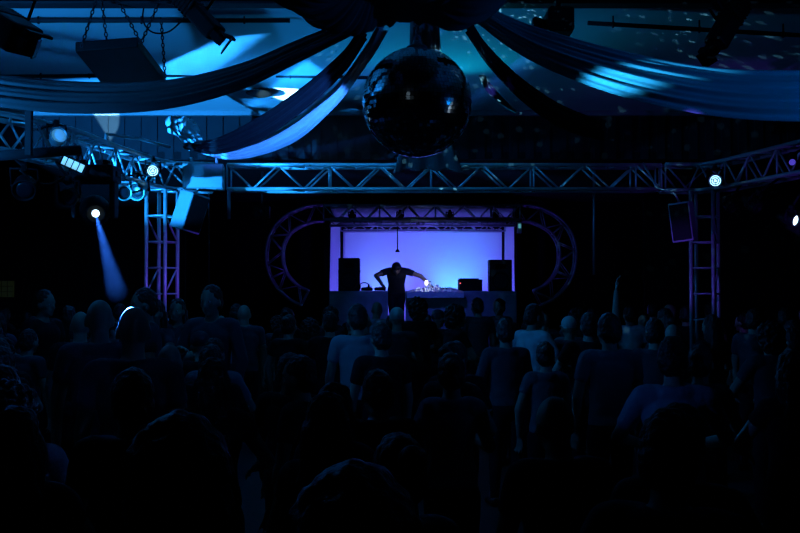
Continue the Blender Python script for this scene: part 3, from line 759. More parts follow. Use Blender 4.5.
sheet('roof_cloth', (P(330, 208, 18.8), P(516, 208, 18.8), P(508, 222, 20.8), P(337, 222, 20.8)), 'pale cloth stretched as a roof above the stage trusses', 'backdrop', 'greyvoile', nx=40, nz=16, amp=0.004)
for px, lb in ((342, 'thin dark upright between backdrop and left side cloth'), (503, 'thin dark upright between backdrop and right side cloth')):
    p = P(px, 300, 20.25); o = obj('upright_pole', tube(B(), [(0, 0, 0), (0, 0, P(px, 226, 20.25).z - 0.99)], 0.022, 8), 'black', None, True); o.location = (p.x, p.y, 0.99); tag(o, lb, 'pole')
# two cloth-covered tables with a gap where the DJ stands
def booth(px0, px1, label, seed, foil=False):
    x0, x1 = P(px0, 292, 17.75).x, P(px1, 292, 17.75).x; zt = P(400, 291.5, 17.75).z
    t = empty('booth_table', ((x0 + x1) / 2, 18.15, 0.99)); tag(t, label, 'table')
    W = x1 - x0; H = zt - 0.99
    b = B(); box(b, (0, 0, H - 0.02), (W, 0.8, 0.04), 0.006); obj('table_top', b, 'black', t)
    for sx in (-1, 1):
        for sy in (-1, 1):
            b = B(); tube(b, [(sx * (W / 2 - 0.06), sy * 0.34, 0), (sx * (W / 2 - 0.06), sy * 0.34, H - 0.03)], 0.02, 8); obj('leg', b, 'black', t, True)
    b = B(); n = 70; g = []
    for i in range(n + 1):
        u = i / n; row = []
        for j in range(13):
            v = j / 12
            yy = -0.41 - 0.02 * (1 - v) * (1 + math.sin(u * W * 22 + seed + 2 * math.sin(u * 9))) - 0.015 * mnoise.noise(Vector((u * 6, v * 3, seed)))
            row.append(b.verts.new(((u - 0.5) * (W + 0.02), yy, 0.02 + v * (H - 0.01))))
        row.append(b.verts.new(((u - 0.5) * (W + 0.02), -0.2, H + 0.006)))
        g.append(row)
    for i in range(n):
        for j in range(13): b.faces.new((g[i][j], g[i + 1][j], g[i + 1][j + 1], g[i][j + 1]))
    o = obj('table_cloth', b, 'booth', t, True); o.modifiers.new('solid', 'SOLIDIFY').thickness = 0.004
    return t, zt
bl, ZT = booth(330, 387.5, 'cloth fronted booth table on the left of the stage under one loudspeaker', 1)
br, ZT = booth(406, 516, 'cloth fronted booth table on the right of the stage with crumpled sheet on top', 5)
# crumpled lit sheet on the right table
b = B(); n, m_ = 80, 16; g = []
x0, x1 = P(407, 290, 17.8).x, P(463, 290, 17.8).x
for i in range(n + 1):
    row = []
    for j in range(m_ + 1):
        u, v = i / n, j / m_; e = min(1, 6 * min(u, 1 - u, v + 0.05, 1 - v))
        q = Vector((u * 11, v * 6, 2)); h = (abs(mnoise.noise(q)) + 0.5 * abs(mnoise.noise(q * 2.3))) * 0.085 * e
        row.append(b.verts.new(((x1 - x0) * u, 0.34 * v, h + 0.004) if v > 0.13 else ((x1 - x0) * u, -0.335 - 0.03 * h, h * 0.4 - 0.10 * (1 - v / 0.13) - 0.02)))
    g.append(row)
for i in range(n):
    for j in range(m_): b.faces.new((g[i][j], g[i + 1][j], g[i + 1][j + 1], g[i][j + 1]))
o = obj('crumpled_sheet', b, 'foil', None, False); o.location = (x0, 17.86, ZT + 0.008); o.modifiers.new('solid', 'SOLIDIFY').thickness = 0.004
tag(o, 'crumpled pale sheet lying on the right booth table by the reaching hand', 'sheet')

def pa_speaker(px, w_, h_, label):
    p = P(px, 290, 18.35); t = empty('loudspeaker', (p.x, 18.3, ZT + 0.008)); tag(t, label, 'speaker')
    b = B(); box(b, (0, 0, h_ / 2), (w_, 0.36, h_), 0.012); obj('cabinet', b, 'black', t)
    b = B(); box(b, (0, -0.186, h_ * 0.5), (w_ - 0.05, 0.014, h_ - 0.06), 0.004); gr = obj('grille', b, mat('black_grille', (0.018, 0.018, 0.02), 0.7, 0.2, 0.2, 90, 0.2, 200), t)
    b = B(); torus(b, Matrix.Translation((0, -0.194, h_ * 0.32)) @ Matrix.Rotation(PI / 2, 4, 'X'), w_ * 0.36, 0.012, 28, 6); obj('woofer_ring', b, 'black', t, True)
    b = B(); box(b, (0, -0.194, h_ * 0.78), (w_ * 0.5, 0.008, h_ * 0.16), 0.004); obj('horn', b, 'black', t)
    b = B()
    for sx in (-1, 1): box(b, (sx * (w_ / 2 + 0.004), 0, h_ * 0.6), (0.012, 0.12, 0.05), 0.004)
    obj('handle', b, 'black', t)
    return t
pa_speaker(349.5, 0.385, 0.60, 'black loudspeaker standing on the left booth table')
pa_speaker(499.5, 0.41, 0.57, 'black loudspeaker standing on the right booth table')
# equipment rack with a laptop-like lid
t = empty('equipment_case', (P(470, 290, 18.2).x, 18.2, ZT + 0.008)); tag(t, 'low black equipment case on the right booth table beside the loudspeaker', 'case')
b = B(); box(b, (0, 0, 0.105), (0.42, 0.4, 0.21), 0.01); obj('body', b, 'black', t)
b = B(); box(b, (-0.02, 0, 0.22), (0.34, 0.36, 0.02), 0.006); obj('lid', b, 'black', t)
b = B(); box(b, (-0.19, -0.205, 0.14), (0.02, 0.012, 0.02), 0.002); obj('indicator', b, 'led', t)
t = empty('cable_pile', (P(444, 290, 18.2).x, 18.15, ZT + 0.01)); 
tag(t, 'small dark flat mixer box lying between crumpled sheet and equipment case', 'mixer')
b = B(); box(b, (0, 0, 0.03), (0.2, 0.26, 0.05), 0.008); obj('body', b, 'black', t)
b = B()
for i in range(4):
    for j in range(3): tube(b, [(-0.07 + 0.045 * i, -0.07 + 0.06 * j, 0.055), (-0.07 + 0.045 * i, -0.07 + 0.06 * j, 0.07)], 0.009, 8)
obj('knob', b, 'alud', t); t.name = 'mixer'
for k, (px, dd) in enumerate(((367, 18.15), (380, 18.15))):
    t = empty('turntable', (P(px, 290, dd).x, dd, ZT + 0.008)); tag(t, ('flat black turntable on the left booth table nearest the loudspeaker', 'flat black turntable on the left booth table nearest the DJ')[k], 'turntable', None)
    b = B(); box(b, (0, 0, 0.03), (0.2, 0.34, 0.05), 0.008); obj('plinth', b, 'black', t)
    b = B(); lathe(b, [(0, 0), (0.088, 0), (0.088, 0.014), (0.01, 0.016), (0.006, 0.03), (0, 0.03)], 28, Matrix.Translation((0, -0.03, 0.056))); obj('platter', b, 'black', t, True)
    b = B(); tube(b, [(0.075, 0.12, 0.085), (0.075, 0.0, 0.085), (0.04, -0.08, 0.08)], 0.006, 6); obj('tonearm', b, 'alud', t)
t = empty('headphones', (P(364.5, 287, 18.05).x, 17.95, ZT + 0.09)); tag(t, 'small dark headphones lying on the turntable beside the left loudspeaker', 'headphones')
b = B(); tube(b, [(-0.09 * math.cos(a), 0, 0.07 * math.sin(a)) for a in [PI * k / 10 for k in range(11)]], 0.01, 6); obj('band', b, 'black', t, True)
for sx in (-1, 1):
    b = B(); ellipsoid(b, (sx * 0.08, 0, 0.0), (0.02, 0.04, 0.045)); obj('ear_cup', b, 'black', t, True)
# small lit things by the DJ's hand
t = empty('desk_lamp', (P(426.5, 290, 17.95).x, 18.02, ZT + 0.07)); tag(t, 'tiny white glowing lamp at the reaching hand on the booth table', 'lamp')
b = B(); lathe(b, [(0, 0), (0.045, 0), (0.045, 0.015), (0.01, 0.025), (0.01, 0.05), (0, 0.05)], 16); obj('base', b, 'alud', t, True)
b = B(); ellipsoid(b, (0, 0, 0.085), (0.032, 0.032, 0.045)); obj('bulb', b, 'litwarm', t, True)
point('desk_lamp_light', t.location + Vector((0.02, -0.1, 0.16)), 2.2, (0.5, 0.6, 1.0), 0.03)
for px, h_, lb in ((430.5, 0.17, 'small white bottle right of the tiny glowing lamp on the booth'), (437, 0.12, 'short white cup on the booth table between bottle and mixer')):
    t = empty('bottle' if h_ > 0.15 else 'cup', (P(px, 290, 18.0).x, 18.24, ZT + 0.006)); tag(t, lb, t.name.split('.')[0])
    if h_ > 0.15:
        b = B(); lathe(b, [(0, 0), (0.034, 0), (0.036, 0.1), (0.014, 0.14), (0.013, h_), (0, h_)], 16); obj('body', b, 'bottle', t, True)
        b = B(); lathe(b, [(0, h_ - 0.004), (0.016, h_ - 0.004), (0.016, h_ + 0.014), (0, h_ + 0.014)], 12); obj('cap', b, 'black', t, True)
    else:
        b = B(); lathe(b, [(0, 0), (0.03, 0), (0.04, h_), (0.036, h_), (0.028, 0.008), (0, 0.008)], 16); obj('body', b, 'bottle', t, True)
# drop rod with a small lamp over the DJ
pt = P(397.5, 218.2, 19.2); pb = P(397.5, 251, 19.2)
t = empty('drop_lamp', pt); tag(t, 'small lamp on a thin rod hanging above the DJ', 'lamp')
b = B(); tube(b, [(0, 0, 0), pb - pt], 0.012, 6); box(b, (0, 0, 0), (0.03, 0.27, 0.04)); obj('rod', b, 'black', t)
b = B(); lathe(b, [(0, 0.03), (0.02, 0.03), (0.045, -0.01), (0.04, -0.02), (0, -0.02)], 16, Matrix.Translation(pb - pt)); obj('shade', b, 'black', t, True)
# stage roof lamps
for k, (px, py, d) in enumerate(((352, 222, 18.6), (400, 222, 18.6), (450, 222, 18.6), (495, 222, 18.6))):
    par_can(('stage wash lamp above the left loudspeaker', 'stage wash lamp above the DJ', 'stage wash lamp above the right booth table', 'stage wash lamp above the right loudspeaker')[k],
            P(px, 216, 18.75), Vector((0, 0.75, -0.65)), 0.06, 0.18)

# ------------------------------------------------------------------ people
def rot3(ax, ang): return Matrix.Rotation(ang, 3, ax)

def human(name, bend=0.0, headpitch=0.0, headyaw=0.0, hands=None, hair='short', slim=1.0, sleeve=0.6, legs=0.0, voxel=0.0095, eyes=True, shirt=True, topfeet=None):
    """one continuous body 1.75 m tall facing +Y, origin at the feet; hair and clothes are its children.
    hands: for each side (left, right) the wrist position relative to the unbent shoulders"""
    prims = []      # (tag, kind, data)
    hip = Vector((0, 0, 0.96)); RB = rot3('X', -bend)
    def T(p): return hip + RB @ (Vector(p) - hip)
    def cap(tg, a, c, ra, rc): prims.append((tg, 'c', (Vector(a), Vector(c), ra, rc)))
    def ell(tg, c, r, rot=None): prims.append((tg, 'e', (Vector(c), Vector(r), rot or Matrix.Identity(3))))
    s = slim
    ell('pelvis', (0, -0.005, 0.93), (0.165 * s ** 0.3, 0.115, 0.125))
    hw, ww_, cw = 0.158 * s ** 0.3, 0.140 * s, 0.172 * s       # hip, waist and chest half widths
    for q in range(9):
        f = q / 8; zz = 0.99 + 0.36 * f
        if f < 0.4: e = f / 0.4; e = e * e * (3 - 2 * e); wx = hw + (ww_ - hw) * e
        else: e = (f - 0.4) / 0.6; e = e * e * (3 - 2 * e); wx = ww_ + (cw - ww_) * e
        ell('torso', T((0, 0.004 * f, zz)), (wx, 0.098 * s + 0.016 * f, 0.11), RB)
    cap('torso', T((-0.145 * s, -0.01, 1.425)), T((0.145 * s, -0.01, 1.425)), 0.062, 0.062)
    ell('torso', T((0, -0.035, 1.44)), (0.12 * s, 0.06, 0.055), RB)
    if slim < 0.95:
        for sx in (-1, 1): ell('torso', T((sx * 0.062, 0.072, 1.285)), (0.066, 0.056, 0.066), RB)
    nb = T((0, -0.015, 1.45)); RH = RB @ rot3('X', -headpitch) @ rot3('Z', headyaw)
    def HT(p): return nb + RH @ Vector(p)
    cap('neck', T((0, -0.02, 1.43)), HT((0, 0.005, 0.11)), 0.062, 0.053)
    hc = (0, 0.015, 0.195)
    ell('head', HT(hc), (0.076, 0.096, 0.105), RH)
    ell('head', HT((0, 0.045, 0.125)), (0.056, 0.062, 0.060), RH)
    ell('head', HT((0, 0.088, 0.093)), (0.026, 0.022, 0.022), RH)       # chin
    cap('head', HT((0, 0.105, 0.185)), HT((0, 0.122, 0.15)), 0.009, 0.015)   # nose
    for sx in (-1, 1):
        ell('head', HT((sx * 0.078, 0.012, 0.165)), (0.010, 0.022, 0.034), RH)
        cap('head', HT((sx * 0.014, 0.100, 0.206)), HT((sx * 0.048, 0.088, 0.206)), 0.010, 0.009)   # brow
        ell('head', HT((sx * 0.045, 0.075, 0.155)), (0.022, 0.022, 0.02), RH)
    cap('head', HT((-0.018, 0.104, 0.122)), HT((0.018, 0.104, 0.122)), 0.007, 0.007)   # lips
    hands = hands or [((-0.27, 0.04, 0.86), (-1, -0.4, -0.2)), ((0.27, 0.04, 0.86), (1, -0.4, -0.2))]
    for sx, (wp, pole) in zip((-1, 1), hands):
        sh = T((sx * 0.175 * s, -0.01, 1.425)); wr = Vector(wp); a, c = 0.29, 0.26
        d = wr - sh; L = min(d.length, a + c - 0.004); dn = d.normalized(); wr = sh + dn * L
        x = (a * a - c * c + L * L) / (2 * L); h = math.sqrt(max(0, a * a - x * x))
        pv = Vector(pole); pv = (pv - dn * pv.dot(dn)).normalized(); el = sh + dn * x + pv * h
        cap('uparm', sh, el, 0.054 * s ** 0.5, 0.041); cap('forearm', el, wr, 0.042, 0.028)
        fd = (wr - el).normalized(); side = fd.cross(pv).normalized(); fl = fd.cross(side).normalized()
        k0 = wr + fd * 0.085
        for q in (-0.026, -0.009, 0.009, 0.026): cap('hand', wr + fd * 0.015 + side * q * 0.6, k0 + side * q, 0.016, 0.013)
        for q, ln, sp in ((-0.031, 0.062, -0.30), (-0.011, 0.076, -0.08), (0.011, 0.08, 0.1), (0.031, 0.068, 0.30)):
            b0 = k0 + side * q; f1 = (fd + side * sp - fl * 0.22).normalized(); f2 = (fd + side * sp - fl * 0.75).normalized()
            cap('hand', b0, b0 + f1 * ln * 0.55, 0.0095, 0.0088); cap('hand', b0 + f1 * ln * 0.55, b0 + f1 * ln * 0.55 + f2 * ln * 0.5, 0.0088, 0.0078)
        th = wr + fd * 0.025 - side * 0.022; t1 = (fd * 0.7 - side * 0.85 - fl * 0.3).normalized(); t2 = (fd * 0.95 - side * 0.35 - fl * 0.4).normalized()
        cap('hand', th, th + t1 * 0.045, 0.014, 0.011); cap('hand', th + t1 * 0.045, th + t1 * 0.045 + t2 * 0.035, 0.0105, 0.0085)
    for sx in (-1, 1):
        hp = Vector((sx * 0.080, 0, 0.90)); kn = Vector((sx * 0.10 + sx * legs * 0.5, 0.03, 0.49)); an = Vector((sx * 0.12 + sx * legs, -0.01, 0.085))
        cap('leg', hp, kn, 0.088, 0.058); cap('leg', kn, an, 0.056, 0.036); ell('leg', kn.lerp(an, 0.3) + Vector((0, -0.018, 0)), (0.05, 0.05, 0.11))
        cap('foot', an + Vector((0, -0.03, -0.045)), an + Vector((sx * 0.02, 0.15, -0.055)), 0.04, 0.03)
    b = B()
    for tg, k, dt in prims:
        if k == 'e': ellipsoid(b, dt[0], dt[1], dt[2], 18, 12)
        else:
            a, c, ra, rc = dt; dn = (c - a); L = dn.length; dn = dn / L if L > 1e-6 else Vector((0, 0, 1))
            pts, rr = [], []
            for q in (-0.98, -0.8, -0.45, 0): pts.append(a + dn * ra * q); rr.append(ra * math.sqrt(1 - q * q))
            pts.append(a.lerp(c, 0.5)); rr.append((ra + rc) / 2)
            for q in (0, 0.45, 0.8, 0.98): pts.append(c + dn * rc * q); rr.append(rc * math.sqrt(1 - q * q))
            tube(b, pts, rr, 14)
    bmesh.ops.recalc_face_normals(b, faces=b.faces)
    body = obj(name, b, 'skin')
    evaluated(body, [('REMESH', dict(mode='VOXEL', voxel_size=voxel, use_smooth_shade=True)), ('SMOOTH', dict(factor=0.5, iterations=4))])
    me = body.data; n = len(me.vertices)
    co = np.empty(n * 3); me.vertices.foreach_get('co', co); co = co.reshape(-1, 3)
    no = np.empty(n * 3); me.vertices.foreach_get('normal', no); no = no.reshape(-1, 3)
    tris = [tuple(p.vertices) for p in me.polygons]
    best = np.full(n, 1e9); tg = np.zeros(n, int); par = np.zeros(n); names = []
    for tname, k, dt in prims:
        if tname not in names: names.append(tname)
        i = names.index(tname)
        if k == 'e':
            q = (co - np.array(dt[0])) @ np.array(dt[2]); rr = np.array(dt[1]); d = (np.linalg.norm(q / rr, axis=1) - 1) * rr.min(); tt = np.zeros(n)
        else:
            a = np.array(dt[0]); v = np.array(dt[1]) - a; tt = np.clip(((co - a) @ v) / (v @ v), 0, 1)
            d = np.linalg.norm(co - a - tt[:, None] * v, axis=1) - (dt[2] + (dt[3] - dt[2]) * tt)
        mk = d < best; best[mk] = d[mk]; tg[mk] = i; par[mk] = tt[mk]
    def is_(t_): return tg == names.index(t_)
    def shell(nm, mask, off, m, wob=0.0):
        fs = [f for f in tris if all(mask[v] for v in f)]
        if not fs: return None
        used = sorted({v for f in fs for v in f}); idx = {v: i for i, v in enumerate(used)}
        cnt = {}
        for f in fs:
            for i in range(len(f)):
                e = tuple(sorted((f[i], f[(i + 1) % len(f)]))); cnt[e] = cnt.get(e, 0) + 1
        bd = {v for e, c in cnt.items() if c == 1 for v in e}
        vs = []
        for v in used:
            p = Vector(co[v]); o_ = 0.002 if v in bd else off
            if wob: o_ += 0 if v in bd else wob * mnoise.noise(p * 11)
            vs.append(p + Vector(no[v]) * o_)
        nb_all = [set() for _ in used]; nb_bd = {}
        for e, c in cnt.items():
            i, j = idx[e[0]], idx[e[1]]; nb_all[i].add(j); nb_all[j].add(i)
            if c == 1: nb_bd.setdefault(i, []).append(j); nb_bd.setdefault(j, []).append(i)
        A = np.array([tuple(v) for v in vs]); pairs = np.array([(i, j) for i in range(len(used)) for j in nb_all[i]])
        deg = np.bincount(pairs[:, 0], minlength=len(used))[:, None]
        inner = np.array([i not in nb_bd for i in range(len(used))])[:, None]
        for it in range(8):                                   # even out the folds, straighten the hems
            S = np.zeros_like(A); np.add.at(S, pairs[:, 0], A[pairs[:, 1]])
            A = np.where(inner, A * 0.5 + 0.5 * S / deg, A)
            C_ = A.copy()
            for i, js in nb_bd.items(): C_[i] = A[i] * 0.4 + A[js].mean(0) * 0.6
            A = C_
        vs = [Vector(v) for v in A]
        m2 = bpy.data.meshes.new(nm); m2.from_pydata(vs, [], [[idx[v] for v in f] for f in fs]); m2.update()
        for pl in m2.polygons: pl.use_smooth = True
        m2.materials.append(MT[m]); o = bpy.data.objects.new(nm, m2); COL.objects.link(o); o.parent = body
        return o
    z = co[:, 2]
    if shirt:
        shell('shirt', is_('torso') | (is_('pelvis') & (z > 0.93)) | (is_('uparm') & (par < sleeve)) | ((is_('forearm') & (par < sleeve - 1)) if sleeve > 1 else False), 0.014, 'cloth', 0.008)
    shell('trousers', (is_('pelvis') & (z < 0.99)) | is_('leg'), 0.010, 'trousers', 0.004)
    for sx in (-1, 1):
        shell('shoe', is_('foot') & (co[:, 0] * sx > 0), 0.011, 'shoe')
    # hair
    b = B()
    if hair in ('short', 'long', 'tied'):
        ellipsoid(b, HT((0, -0.004, 0.215)), (0.085, 0.098, 0.103), RH)
        ellipsoid(b, HT((0, -0.03, 0.165)), (0.083, 0.075, 0.085), RH)
    if hair == 'long':
        ellipsoid(b, HT((0, -0.065, 0.09)), (0.095, 0.052, 0.16), RH); ellipsoid(b, HT((0, -0.085, -0.03)), (0.098, 0.042, 0.13), RH)
        for sx in (-1, 1): ellipsoid(b, HT((sx * 0.078, -0.02, 0.09)), (0.028, 0.045, 0.13), RH)
    if hair == 'tied':
        ellipsoid(b, HT((0, -0.11, 0.235)), (0.045, 0.045, 0.045), RH)
    if hair == 'curly':
        ellipsoid(b, HT((0, -0.02, 0.215)), (0.118, 0.115, 0.112), RH); ellipsoid(b, HT((0, -0.045, 0.14)), (0.115, 0.085, 0.10), RH)
    if hair == 'cap':
        ellipsoid(b, HT((0, 0.005, 0.225)), (0.088, 0.104, 0.092), RH)
    if hair:
        bmesh.ops.recalc_face_normals(b, faces=b.faces)
        for v in b.verts:
            pass
        h = obj('hair' if hair != 'cap' else 'cap', b, 'hair' if hair != 'cap' else 'cloth', body)
        evaluated(h, [('REMESH', dict(mode='VOXEL', voxel_size=0.009, use_smooth_shade=True)), ('SMOOTH', dict(factor=0.5, iterations=2))])
        am = {'short': 0.009, 'long': 0.012, 'tied': 0.008, 'curly': 0.03, 'cap': 0.0}[hair]
        fq = 45 if hair != 'curly' else 34
        hm = h.data
        for v in hm.vertices:
            q = v.co.copy(); v.co = q + v.normal * (am * mnoise.noise(Vector((q.x * fq, q.y * fq, q.z * fq * (0.35 if hair == 'long' else 1)))))
        if hair == 'cap':
            bb_ = B(); 
            pts = []
            for k in range(13):
                a = PI * k / 12; pts.append((math.cos(a), math.sin(a)))
            top = [bb_.verts.new(HT((x_ * 0.082, 0.075 + y_ * 0.11, 0.212 - 0.02 * y_))) for x_, y_ in pts]
            bot = [bb_.verts.new(HT((x_ * 0.082, 0.075 + y_ * 0.11, 0.206 - 0.02 * y_))) for x_, y_ in pts]
            bb_.faces.new(top); bb_.faces.new(list(reversed(bot)))
            for k in range(13): bb_.faces.new((top[k], bot[k], bot[(k + 1) % 13], top[(k + 1) % 13]))
            bmesh.ops.recalc_face_normals(bb_, faces=bb_.faces); obj('cap_brim', bb_, 'cloth', h)
    if eyes:
        for sx in (-1, 1):
            b = B(); ellipsoid(b, HT((sx * 0.031, 0.094, 0.185)), (0.0135, 0.0105, 0.009), RH, 16, 12); ey = obj('eye', b, 'eyewhite', body, True); ey.data.materials.append(MT['shoe'])
            fw = RH @ Vector((0, 1, 0)); ec = HT((sx * 0.031, 0.094, 0.185))
            for pl in ey.data.polygons:
                dd = pl.center - ec; pl.material_index = 1 if (dd - fw * dd.dot(fw)).length < 0.0058 and dd.dot(fw) > 0 else 0
    body['_h'] = float(max(z.max(), max((v.co.z for c in body.children for v in c.data.vertices), default=0)))
    return body

LOWER = [((-0.24, 0.1, 0.88), (-1, -0.5, -0.2)), ((0.24, 0.1, 0.88), (1, -0.5, -0.2))]
BENT = [((-0.16, 0.33, 1.12), (-1, -0.6, -0.5)), ((0.16, 0.33, 1.12), (1, -0.6, -0.5))]
DRINK = [((-0.23, 0.08, 0.9), (-1, -0.5, -0.2)), ((0.12, 0.32, 1.24), (0.7, -0.3, -1))]
ARMUP = [((-0.2, 0.25, 1.05), (-1, -0.5, -0.4)), ((0.27, 0.06, 1.96), (1, -0.2, 0))]
BOTHUP = [((-0.3, 0.12, 1.86), (-1, -0.1, -0.2)), ((0.26, 0.2, 1.80), (1, -0.1, -0.2))]
KINDS = {
    'man': lambda: human('person', 0.04, 0.05, 0.1, LOWER, 'short'),
    'man_bent': lambda: human('person', 0.07, 0.1, -0.2, BENT, 'short', sleeve=0.75),
    'woman': lambda: human('person', 0.03, 0.0, 0.15, BENT, 'long', slim=0.86, sleeve=0.4),
    'tied': lambda: human('person', 0.05, 0.05, -0.1, DRINK, 'tied', slim=0.86, sleeve=0.5),
    'armup': lambda: human('person', 0.02, -0.1, 0.0, ARMUP, 'short'),
    'bothup': lambda: human('person', 0.05, -0.1, 0.2, BOTHUP, 'short'),
    'cap': lambda: human('person', 0.05, 0.05, 0.0, DRINK, 'cap'),
    'curly': lambda: human('person', 0.05, 0.1, 0.0, BENT, 'curly'),
    'bald': lambda: human('person', 0.05, 0.12, 0.1, LOWER, None),
    'jacket': lambda: human('person', 0.04, 0.05, -0.1, DRINK, 'short', sleeve=1.9),
}
PROTO = {}; FRESH = set()
def get_person(kind):
    if kind not in PROTO:
        PROTO[kind] = KINDS[kind](); FRESH.add(kind)
    src = PROTO[kind]
    if kind in FRESH:
        FRESH.discard(kind); return src
    o = src.copy(); COL.objects.link(o)
    for ch in src.children:
        c = ch.copy(); COL.objects.link(c); c.parent = o
        for g_ in ch.children:
            g2 = g_.copy(); COL.objects.link(g2); g2.parent = c
    return o
placed = []
def person(kind, px, top, d, yaw, shirt, label, group=None, zfloor=0.0, capcol=None):
    o = get_person(kind); h = o['_h'] if '_h' in o else 1.75
    if kind in ('armup', 'bothup'): h = 1.765
    p = P(px, top, d); s = (p.z - zfloor) / h
    o.location = (p.x, p.y, zfloor); o.scale = (s, s, s); o.rotation_euler = (0, 0, yaw)
    tag(o, label, 'person', group)
    for ch in o.children:
        if ch.name.startswith('shirt'): ch.color = (*shirt, 1)
        if ch.name.startswith('cap'):
            ch.color = (*(capcol or (0.5, 0.55, 0.55)), 1)
            for g_ in ch.children: g_.color = ch.color
    placed.append((p.x, p.y, px, top, d))
    return o
DK = (0.009, 0.009, 0.011); MID = (0.05, 0.053, 0.065); PALE = (0.16, 0.17, 0.2); WHT = (0.5, 0.52, 0.56)
SP = [
 ('man', 177, 411, 1.55, 0.05, DK, 'person with the largest dark round head, nearest the camera at lower left'),
 ('man', 352, 462, 1.2, -0.1, DK, 'person with only a dark head top visible at the bottom edge'),
 ('man', 132, 367, 3.8, 0.1, DK, 'short haired person standing just behind the largest dark head, on its left'),
 ('woman', 213, 357, 5.0, -0.1, DK, 'long haired person standing just behind the largest dark head, on its right'),
 ('man', 610, 312, 7.5, 0.1, (0.13, 0.14, 0.17), 'person in a grey blue t-shirt with broad rounded shoulders, seen from behind'),
 ('man_bent', 674, 336, 5.4, -0.15, (0.2, 0.22, 0.28), 'person whose collared shirt catches blue light on one shoulder, nearest on the right'),
 ('man_bent', 530, 303, 10.4, -0.9, WHT, 'person in a bright white t-shirt turned sideways right of the stage'),
 ('cap', 570, 316, 11.0, 0.2, MID, 'person in a pale rounded cap right of the white t-shirt'),
 ('tied', 546, 341, 8.0, 0.1, (0.1, 0.105, 0.12), 'dark haired person with a pale collar in front of the white t-shirt'),
 ('armup', 589, 312, 9.6, -0.1, DK, 'person raising one bare arm straight up above the crowd'),
 ('man', 630, 305, 13.6, 0.0, (0.62, 0.66, 0.72), 'distant person in a pale blue shirt above the broad rounded shoulders'),
 ('curly', 453, 303, 11.5, -1.2, DK, 'curly haired person in profile below the booth table'),
 ('man', 478, 297, 15.0, 0.3, MID, 'person close to the stage directly below the equipment case'),
 ('tied', 500, 298, 15.9, 2.6, MID, 'person facing the camera with a teal lit face below the right loudspeaker'),
 ('man', 358, 303, 9.0, 0.2, (0.24, 0.26, 0.3), 'person with a shiny haired crown and pale shirt below the left loudspeaker'),
 ('jacket', 213, 284, 9.4, 2.9, (0.04, 0.045, 0.06), 'tall person facing the camera in the dark between left tower and stage'),
 ('man', 148, 287, 8.9, 2.0, MID, 'tall person with a lit face right under the left truss tower'),
 ('woman', 156, 299, 10.2, 2.7, MID, 'shorter person with a dim teal face beside the left truss tower'),
 ('bald', 133, 307, 5.2, 0.15, MID, 'bald headed person whose left edge glares white in the blue beam'),
 ('bald', 100, 300, 6.4, 0.3, MID, 'person whose head is lit pale blue at the end of the beam'),
 ('man', 42, 289, 10.5, -2.0, DK, 'person at far left with a small teal highlight on the cheek'),
 ('bald', 80, 312, 8.5, 0.2, DK, 'bald person left of the blue beam with a faint rim of light'),
 ('woman', 178, 298, 11.4, 2.8, MID, 'distant person with a dim lit face just right of the left tower'),
 ('cap', 397, 307, 11.4, 0.0, MID, 'person in a pale cap below the DJ', ),
 ('curly', 418, 296, 12.6, 0.3, DK, 'person with wide dark hair in front of the crumpled sheet'),
 ('tied', 452, 352, 5.6, 0.1, PALE, 'person in a pale top in the middle of the crowd, lit on the left shoulder'),
 ('jacket', 506, 318, 9.2, 0.2, MID, 'person in long sleeves right in front of the right stage corner'),
 ('man_bent', 655, 318, 8.6, -0.2, MID, 'dark person just behind the blue lit shoulder on the right'),
 ('woman', 712, 314, 10.4, 0.3, DK, 'long haired person below the right truss tower'),
 ('tied', 700, 344, 6.4, -0.4, MID, 'person with tied hair between right tower and the blue lit shoulder'),
 ('curly', 772, 320, 8.2, 0.2, MID, 'person with frizzy hair at far right of the crowd'),
 ('woman', 792, 350, 5.4, 0.0, DK, 'long haired person at the right edge of the crowd'),
 ('man', 330, 311, 10.8, 0.1, DK, 'person below the left stage post'),
 ('bald', 245, 305, 12.4, 0.3, MID, 'distant bald person below the left stage arch'),
 ('tied', 288, 314, 11.0, -0.2, DK, 'person with a hair bun below the left stage arch'),
 ('man', 382, 322, 8.0, 0.25, DK, 'dark person in front of the gap in the booth'),
]
for q in SP: person(*q)
NSP = len(placed)
rnd = random.Random(11)
ZONES = [(0, 150, 'under the curved left truss'), (150, 330, 'between left truss tower and stage'), (330, 520, 'in front of the stage'), (520, 680, 'between stage and right truss tower'), (680, 800, 'right of the right truss tower')]
DEP = [(2.4, 6.0, 'near'), (6.0, 10.5, 'midway'), (10.5, 16.3, 'far back')]
HN = {'man': 'short haired', 'man_bent': 'short haired', 'woman': 'long haired', 'tied': 'person with tied hair', 'bothup': 'arms raised', 'cap': 'capped', 'curly': 'curly haired', 'bald': 'bald', 'jacket': 'short haired jacketed'}
count = 0; tries = 0
